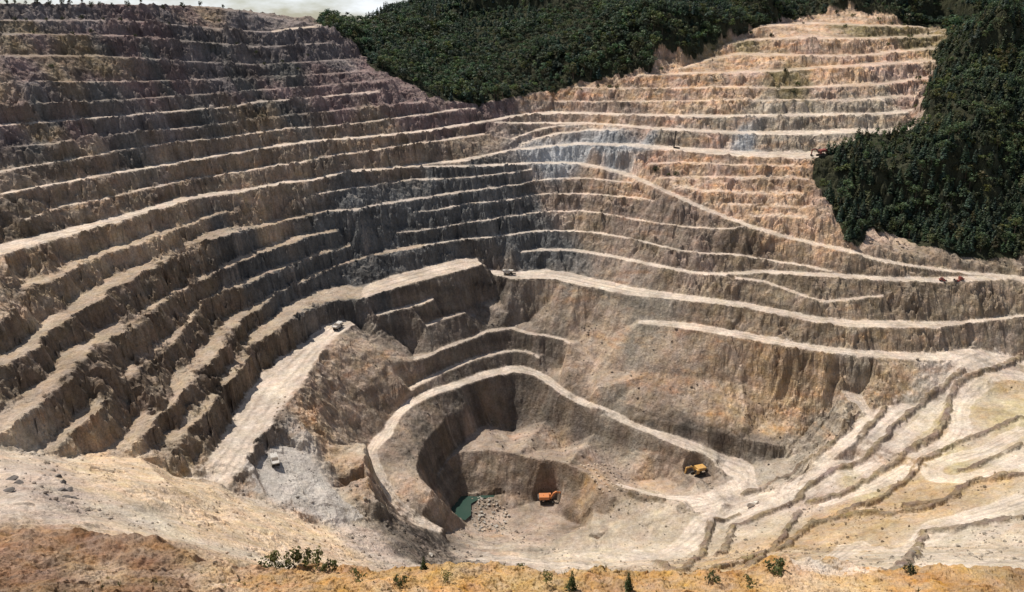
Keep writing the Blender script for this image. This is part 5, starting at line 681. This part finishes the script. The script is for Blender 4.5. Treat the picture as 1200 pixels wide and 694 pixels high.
ROCKS = {k: [rock_mesh(s + i * 10, m) for i in range(5)] for s, (k, m) in enumerate((('grey', M_RGREY), ('tan', M_RTAN), ('dark', M_RDARK), ('pale', M_RWHITE)))}
def boulder(kind, x, y, s, label, group=None, dz=0, flat=(1, 1, 1), rot=None, name='boulder', cat='boulder'):
    o = link(name, random.choice(ROCKS[kind])); o.location = (x, y, gz(x, y) + dz + s * .18); o.scale = (s * flat[0], s * flat[1], s * flat[2])
    o.rotation_euler = rot or (random.uniform(-.4, .4), random.uniform(-.4, .4), random.uniform(0, 6.28)); return tag(o, label, cat, group)
pa = [p[:2] for p in PILE_AREA]; pxs = [p[0] for p in pa]; pys = [p[1] for p in pa]; cxp, cyp = sum(pxs) / len(pxs), sum(pys) / len(pys)
n = 0
while n < 150:
    x = random.uniform(min(pxs), max(pxs)); y = random.uniform(min(pys), max(pys))
    if not in_poly(pa, np.array([x]), np.array([y]))[0]: continue
    boulder('grey' if n % 4 else 'tan', x, y, random.choice((.8, 1., 1.2, 1.5, 2.1)), 'broken grey boulder in the rock pile beside the green pond', 'boulders of the pond rock pile', dz=random.uniform(0, .7)); n += 1
for x, y, z in HEAPS: boulder('tan', x + random.uniform(-.4, .4), y + random.uniform(-.4, .4), random.uniform(1.6, 2.3), 'small tipped heap of earth in rows on the edge of the pit floor', 'rows of tipped heaps on the pit floor', flat=(1, 1, .8), rot=(0, 0, random.uniform(0, 6)), name='earth_heap', cat='heap')
for x, y, z in ROAD_STONES: boulder('tan', x, y, random.uniform(1., 1.5), 'stone in the double row edging the pale truck road', 'stones edging the truck road')
oc = OUTCROPS
for x, y, z in oc[:6]: boulder('dark', x, y, random.uniform(3, 4.6), 'dark jagged rock in the slanting row across the sandy tip', 'dark rocks on the sandy tip', dz=-.9, flat=(1.5, .8, .9))
for x, y, z in oc[6:9]: boulder('dark', x, y, random.uniform(3.5, 5), 'dark rock lump at the far left edge of the spoil tip', 'dark rocks at the left edge', dz=-1.1, flat=(1.6, .9, .8))
boulder('pale', *oc[9][:2], 6.5, 'large pale rock heap at the bend beside the main haul road', flat=(1.5, .8, .6)); boulder('pale', *oc[10][:2], 3.5, 'smaller pale rock leaning on the large pale heap by the haul road', flat=(1.3, .8, .7))
boulder('pale', *oc[11][:2], 3.6, 'pale angular rock at the foot of the dark gully')
for x, y, z in oc[12:15]: boulder('dark', x, y, random.uniform(1.5, 2.6), 'small dark rock lying on the pale spoil behind the ochre ridge', 'dark rocks on the pale spoil')
for x, y, z in oc[15:]: boulder('tan', x, y, random.uniform(1.2, 2.2), 'single tan stone lying on the smooth sand tip', 'stones on the sand tip')
M_WATER, wn, wl, wb = mat_new('pond_water'); wb.inputs['Base Color'].default_value = (.032, .06, .048, 1); wb.inputs['Roughness'].default_value = .12
wt = wn.new('ShaderNodeTexNoise'); wt.inputs['Scale'].default_value = 2.; wbp = wn.new('ShaderNodeBump'); wbp.inputs['Strength'].default_value = .08; wl.new(wt.outputs['Fac'], wbp.inputs['Height']); wl.new(wbp.outputs['Normal'], wb.inputs['Normal'])
bm = bmesh.new(); pv = [bm.verts.new((x, y, POND_LEVEL)) for x, y, z in POND]; fz = bm.faces.new(pv)
if fz.normal.z < 0: fz.normal_flip()
me = bpy.data.meshes.new('pond_water'); bm.to_mesh(me); bm.free(); me.materials.append(M_WATER); tag(link('water', me), kind='structure')

# loose stones that nobody could count: on the near ridge and along the benches
ICO = bmesh.new(); bmesh.ops.create_icosphere(ICO, subdivisions=1, radius=.5); IV = np.array([v.co[:] for v in ICO.verts]); IF = np.array([[v.index for v in f.verts] for f in ICO.faces]); ICO.free()
def scatter_stones(name, x, y, size, col, label):
    n = len(x); z = land(x, y); V = IV[None] * RNG.uniform(.7, 1.3, (n, len(IV), 1)) * (size[:, None] * RNG.uniform(.7, 1.3, (n, 3)) * np.array([1, 1, .7]))[:, None, :]
    a = RNG.uniform(0, 6.28, n); ca = np.cos(a)[:, None]; sa = np.sin(a)[:, None]
    P = np.stack([V[..., 0] * ca - V[..., 1] * sa + x[:, None], V[..., 0] * sa + V[..., 1] * ca + y[:, None], V[..., 2] + (z + size * .12)[:, None]], -1)
    F_ = (IF[None] + (np.arange(n) * len(IV))[:, None, None]).reshape(-1, 3)
    c = np.repeat(col * RNG.uniform(.6, 1.4, (n, 1)), len(IV), 0)
    tag(link(name, np_mesh(name, P.reshape(-1, 3), F_, c, M_LEAF)), label, 'rubble', kind='stuff')
r_ = np.exp(RNG.uniform(math.log(95), math.log(165), 5200)); a_ = np.radians(RNG.uniform(-36, 36, 5200)); sx_ = r_ * np.sin(a_); sy_ = r_ * np.cos(a_)
kp = RNG.uniform(0, 1, 5200) < .25 + .75 * sst(-.1, .45, fbm(sx_, sy_, 14, 3, 301)); sx_, sy_ = sx_[kp], sy_[kp]
scatter_stones('gravel', sx_, sy_, .1 + RNG.pareto(3.2, len(sx_)).clip(0, 3) * .28, zone(sx_, sy_) * .8, 'loose red brown and tan stones strewn over the near ridge')
sx_ = RNG.uniform(-330, 330, 90000); sy_ = RNG.uniform(200, 760, 90000); sl_ = sample(SLOPE, sx_, sy_); rd_ = np.maximum(sample(DUST['road'], sx_, sy_), sample(DUST['pale'], sx_, sy_)); hz_ = sample(H, sx_, sy_)
kp = (sl_ > .25) & (sl_ < 1.1) & (rd_ < .05) & (RNG.uniform(0, 1, 90000) < .12 + .5 * sst(0, .5, fbm(sx_, sy_, 18, 3, 311))) & ~in_poly(FOREST_RIGHT, sx_, sy_) & ~in_poly(FOREST_BACK, sx_, sy_); sx_, sy_ = sx_[kp][:14000], sy_[kp][:14000]
scatter_stones('rubble', sx_, sy_, .45 + RNG.pareto(3., len(sx_)).clip(0, 2.2) * .6, zone(sx_, sy_) * 1.05, 'fallen rock fragments lying along the toes of the benches')

# ------------------------------------------------------------------ machines
class MB:
    def __init__(s): s.bm = bmesh.new()
    def box(s, c, d, rot=None, bev=.05, taper=None):
        m = bmesh.ops.create_cube(s.bm, size=1); vs_ = m['verts']
        for v in vs_:
            k = 1.0 if not taper or v.co.z < 0 else taper
            v.co = Vector((v.co.x * d[0] * k, v.co.y * d[1] * k, v.co.z * d[2]))
        if bev: bmesh.ops.bevel(s.bm, geom=list({e for v in vs_ for e in v.link_edges}), offset=min(bev, min(d) * .3), segments=1, affect='EDGES'); 
        new = [v for v in s.bm.verts if not v.tag]
        M = Matrix.Translation(c) @ (rot.to_4x4() if rot else Matrix.Identity(4))
        for v in new: v.co = M @ v.co; v.tag = True
        return s
    def prism(s, prof, w, y0=0):
        """profile in x,z extruded across y"""
        a = [s.bm.verts.new((x, y0 - w / 2, z)) for x, z in prof]; b = [s.bm.verts.new((x, y0 + w / 2, z)) for x, z in prof]; n_ = len(prof)
        s.bm.faces.new(a); s.bm.faces.new(b[::-1])
        for i in range(n_): s.bm.faces.new((a[i], b[i], b[(i + 1) % n_], a[(i + 1) % n_]))
        for v in a + b: v.tag = True
        return s
    def tube(s, p, q, r, seg=14, r2=None):
        p = Vector(p); q = Vector(q); m = bmesh.ops.create_cone(s.bm, cap_ends=True, segments=seg, radius1=r, radius2=r if r2 is None else r2, depth=(q - p).length)
        bmesh.ops.transform(s.bm, verts=m['verts'], matrix=Matrix.Translation((p + q) / 2) @ (q - p).to_track_quat('Z', 'Y').to_matrix().to_4x4())
        for v in m['verts']: v.tag = True
        return s
    def build(s, name, mat, parent, loc=(0, 0, 0)):
        bmesh.ops.recalc_face_normals(s.bm, faces=s.bm.faces); me = bpy.data.meshes.new(name); s.bm.to_mesh(me); s.bm.free(); me.materials.append(mat)
        o = link(name, me, parent); o.location = loc; return o
P_WHITE = paint('dusty_white_paint', (.44, .42, .39), .6, 0, .6); P_ORANGE = paint('orange_paint', (.50, .17, .05), .6, 0, .65); P_YELLOW = paint('yellow_paint', (.50, .28, .07), .6, 0, .65); P_RED = paint('dull_red_paint', (.20, .04, .03), .5, 0, .3)
P_LOAD = paint('broken_ore', (.17, .14, .115), .95, 0, .8, 2.5, (.07, .06, .05)); P_DARK = paint('dark_steel', (.035, .033, .032), .6, .2); P_RUB = paint('rubber', (.022, .021, .02), .85, 0, .3); P_GREY = paint('grey_steel', (.22, .21, .20), .55, .3); P_GLASS = paint('dark_glass', (.02, .025, .03), .08, 0, .1)
def wheel(parent, x, y, r, w):
    t = MB().tube((0, -w / 2, 0), (0, w / 2, 0), r, 18)
    for k in range(18): a = k * 6.283 / 18; t.box((r * math.cos(a), 0, r * math.sin(a)), (.12 * r, w * .9, .1 * r), Matrix.Rotation(-a + 1.57, 3, 'Y'), 0)
    o = t.build('wheel', P_RUB, parent, (x, y, r)); s_ = 1 if y > 0 else -1
    MB().tube((0, s_ * w * .3, 0), (0, s_ * w * .53, 0), r * .55, 14, r * .48).build('rim', P_WHITE, o); return o
def seat_on_ground(t, x, y, hd, z=None):
    t.location = (x, y, (gz(x, y) if z is None else z) - .05)
    f = Vector((math.cos(hd), math.sin(hd), 0)); e = 2.0
    gx_s = (gz(x + f.x * e, y + f.y * e) - gz(x - f.x * e, y - f.y * e)) / (2 * e); gx_s = max(-.15, min(.15, gx_s))
    t.rotation_euler = (0, -math.atan(gx_s), hd)
def haul_truck(label):
    t = tag(empty('haul_truck'), label, 'dump truck')
    MB().box((0, 0, 1.3), (7.2, 1.5, .55)).box((3.0, 0, 1.3), (1.6, 3.2, .5)).build('chassis', P_DARK, t)
    body = MB().prism([(-4.1, 3.0), (-2.9, 1.75), (1.5, 1.95), (2.2, 3.7), (4.3, 3.95), (4.3, 4.15), (1.9, 4.0), (-4.3, 3.5)], 3.6).prism([(-4.15, 3.3), (-2.9, 1.75), (1.5, 1.95), (2.1, 3.9), (1.5, 4.3), (-4.2, 3.8)], .15, 1.85).prism([(-4.15, 3.3), (-2.9, 1.75), (1.5, 1.95), (2.1, 3.9), (1.5, 4.3), (-4.2, 3.8)], .15, -1.85)
    b = body.build('dump_body', P_WHITE, t); r = MB()
    for x in (-2.6, -1.3, 0, 1.2):
        for s_ in (1, -1): r.box((x, s_ * 2.0, 2.9), (.18, .16, 1.6), None, .02)
    r.build('rib', P_GREY, b); MB().prism([(-3.5, 2.7), (-2.8, 2.2), (1.5, 2.3), (1.9, 3.4), (.6, 3.9), (-1.0, 4.3), (-2.4, 3.6)], 3.3).build('ore_load', P_LOAD, b)
    c = MB().box((2.7, .85, 2.55), (1.6, 1.5, 1.7), None, .08).build('cab', P_YELLOW, t)
    MB().box((3.47, .85, 2.8), (.12, 1.25, .8), None, .02).build('windscreen', P_GLASS, c); MB().box((2.75, 1.6, 2.8), (1.1, .1, .75), None, .02).build('side_window', P_GLASS, c)
    e = MB().box((3.0, -.85, 2.2), (1.5, 1.6, 1.1), None, .06).build('engine_hood', P_YELLOW, t); MB().box((3.8, -.5, 1.9), (.12, 1.9, .9), None, .02).build('grille', P_DARK, e)
    for s_ in (1, -1): MB().box((3.86, s_ * 1.35, 1.5), (.1, .4, .25), None, .02).build('headlight', P_WHITE, t)
    MB().tube((-.2, -1.75, 1.4), (1.3, -1.75, 1.4), .45).build('fuel_tank', P_GREY, t)
    l = MB()
    for s_ in (0, .45): l.tube((3.9, .9 + s_, .6), (3.9, .9 + s_, 2.0), .04, 6)
    for k in range(5): l.tube((3.9, .9, .7 + .28 * k), (3.9, 1.35, .7 + .28 * k), .03, 6)
    l.build('ladder', P_GREY, t)
    for x, y in ((2.5, 1.65), (2.5, -1.65), (-2.1, 1.75), (-2.1, .95), (-2.1, -.95), (-2.1, -1.75)): wheel(t, x, y, .95, .65)
    return t
trk = haul_truck('pale dump truck on the wide back haul road under the dark wall')
labs = (trk['label'], 'pale dump truck heading up the slanting road to the dark wall at left', 'white dump truck parked on the grey gravel floor behind the sand tip')
for i, (p, q) in enumerate(zip(TRUCK_SPOTS, TRUCK_FRONTS)):
    t = trk if i == 0 else copy_tree(trk); t['label'] = labs[i]; t['group'] = 'dump trucks at work in the pit'
    seat_on_ground(t, p[0], p[1], math.atan2(q[1] - p[1], q[0] - p[0])); t.scale = (.85, .85, .85)
def excavator(label, colmat, reach=1.0):
    t = tag(empty('excavator'), label, 'excavator', 'excavators at work in the mine')
    for s_ in (1, -1):
        tr = MB().prism([(-2.9, .5), (-2.5, .05), (2.5, .05), (2.9, .5), (2.9, .75), (2.5, 1.15), (-2.5, 1.15), (-2.9, .75)], .8, s_ * 1.7)
        for k in range(18): tr.box((-2.5 + k * .295, s_ * 1.7, 1.16), (.18, .84, .08), None, 0)
        a = tr.build('track', P_RUB, t)
        for x in (-2.2, 2.2): MB().tube((x, s_ * 1.2, .6), (x, s_ * 2.16, .6), .38).build('sprocket', P_DARK, a)
    MB().box((0, 0, .95), (2.6, 2.7, .5)).tube((0, 0, 1.1), (0, 0, 1.5), 1.1, 20).build('undercarriage', P_DARK, t)
    h = MB().box((-1.0, 0, 2.35), (4.4, 3.6, 1.5), None, .15).box((-1.3, -.5, 3.2), (3.0, 2.0, .4), None, .1).build('house', colmat, t)
    MB().tube((-1.6, -.8, 3.3), (-1.6, -.8, 4.1), .12, 10).build('exhaust', P_DARK, h)
    g = MB()
    for k in range(5): g.box((-2.4 + .5 * k, 1.82, 2.3), (.32, .06, .8), None, .01)
    g.build('vent_panel', P_DARK, h)
    MB().prism([(-3.2, 1.65), (-3.9, 1.8), (-4.1, 2.3), (-4.0, 3.0), (-3.2, 3.1)], 3.5).build('counterweight', P_DARK, t)
    c = MB().prism([(.5, 1.7), (2.1, 1.7), (2.15, 2.6), (1.8, 3.6), (.5, 3.6)], 1.3, 1.15).build('cab', colmat, t)
    MB().prism([(2.13, 2.0), (2.19, 2.6), (1.86, 3.5), (1.8, 3.48), (2.11, 2.6)], 1.1, 1.15).build('windscreen', P_GLASS, c); MB().box((1.2, 1.83, 2.95), (1.1, .05, .9), None, .01).build('side_window', P_GLASS, c)
    MB().prism([(1.2, 1.9), (2.6, 4.6), (3.9, 5.5), (6.2 * reach, 5.0), (6.3 * reach, 4.55), (4.1, 4.8), (3.2, 4.1), (1.9, 1.8)], .75, -.1).build('boom', colmat, t)
    MB().prism([(6.0 * reach, 5.3), (6.6 * reach, 5.2), (7.1 * reach, 2.2), (6.7 * reach, 2.1), (6.0 * reach, 4.4)], .55, -.1).build('stick', colmat, t)
    MB().tube((1.9, .35, 1.9), (3.6, .35, 4.5), .14, 8).tube((1.9, -.55, 1.9), (3.6, -.55, 4.5), .14, 8).tube((4.2, -.1, 5.55), (6.1 * reach, -.1, 5.5), .13, 8).build('hydraulic_ram', P_GREY, t)
    b = MB().prism([(6.6 * reach, 2.3), (7.3 * reach, 2.2), (7.4 * reach, 1.5), (7.0 * reach, .7), (6.1 * reach, .6), (5.5 * reach, 1.2), (5.9 * reach, 1.15), (6.6 * reach, 1.3)], 1.7, -.1).build('bucket', P_DARK, t)
    tt = MB()
    for k in range(5): tt.box((5.45 * reach, -.8 + .35 * k, 1.15), (.45, .14, .12), Matrix.Rotation(.6, 3, 'Y'), .02)
    tt.build('tooth', P_GREY, b); return t
for (x, y, z), hd, sc, m, lb in zip(EXCAVATOR_SPOTS, (.05, 3.5, 3.3), (1.3, 1.25, 1.1), (P_ORANGE, P_YELLOW, P_RED), ('bright orange excavator digging at the foot of the lowest pit wall', 'yellow orange excavator loading spoil at the right end of the pit floor', 'dull red excavator at the far end of the white road by the woods')):
    t = excavator(lb, m); seat_on_ground(t, x, y, hd); t.scale = (sc, sc, sc)
def small_truck(label):
    t = tag(empty('pickup_truck'), label, 'pickup truck', 'small red trucks on the upper road')
    MB().box((0, 0, .62), (4.8, 1.7, .3)).build('chassis', P_DARK, t); MB().box((-1.1, 0, 1.15), (2.7, 1.9, .8), None, .06).build('cargo_bed', P_RED, t)
    c = MB().prism([(.3, .75), (2.5, .75), (2.5, 1.3), (1.7, 1.45), (1.3, 2.15), (.3, 2.15)], 1.85).build('cab', P_RED, t)
    MB().prism([(1.72, 1.5), (1.78, 1.5), (1.4, 2.1), (1.33, 2.1)], 1.6).build('windscreen', P_GLASS, c)
    for s_ in (1, -1): MB().box((.8, s_ * .94, 1.78), (.8, .04, .5), None, .01).build('side_window', P_GLASS, c); MB().box((2.52, s_ * .65, 1.05), (.06, .3, .18), None, .01).build('headlight', P_WHITE, t)
    for x in (1.6, -1.5):
        for s_ in (1, -1): wheel(t, x, s_ * .85, .45, .3)
    return t
pk = small_truck('left one of two small dark red trucks on the upper right road')
for i, (x, y, z) in enumerate(VAN_SPOTS):
    t = pk if i == 0 else copy_tree(pk); t['label'] = ('left one of two small dark red trucks on the upper right road', 'right one of two small dark red trucks on the upper right road')[i]
    seat_on_ground(t, x, y, .12 + 3.14 * (1 - i)); t.scale = (1, 1, 1) if i == 0 else (1.35, 1.2, 1.2)
t = tag(empty('drill_rig'), 'dark drill rig with a tall thin mast on the white upper road', 'drill rig')
for s_ in (1, -1): MB().prism([(-2., .4), (-1.7, .05), (1.7, .05), (2., .4), (2., .6), (1.7, .9), (-1.7, .9), (-2., .6)], .6, s_ * 1.1).build('track', P_RUB, t)
MB().box((0, 0, 1.15), (4.2, 2.2, .4)).build('deck', P_DARK, t); MB().box((-1.1, 0, 2.0), (1.8, 1.9, 1.3), None, .1).build('engine_house', P_GREY, t)
c = MB().box((.9, .6, 2.1), (1.2, 1.0, 1.6), None, .08).build('cab', P_GREY, t); MB().box((1.5, .6, 2.4), (.06, .8, .8), None, .01).build('windscreen', P_GLASS, c)
m = MB()
for sx in (1.9, 2.5):
    for sy in (-.3, .3): m.tube((sx, sy, .3), (sx, sy, 12.5), .17, 6)
for k in range(12): m.tube((1.9, -.3, .6 + k), (2.5, .3, 1.5 + k), .05, 5); m.tube((1.9, .3, .6 + k), (2.5, -.3, 1.5 + k), .05, 5)
mm = m.build('mast', P_DARK, t); MB().box((2.2, 0, 9.5), (.8, .8, 1.2), None, .05).build('drill_head', P_DARK, mm); MB().tube((2.2, 0, 0), (2.2, 0, 9.5), .12, 8).build('drill_rod', P_GREY, mm)
seat_on_ground(t, RIG_SPOTS[0][0], RIG_SPOTS[0][1], 2.6)
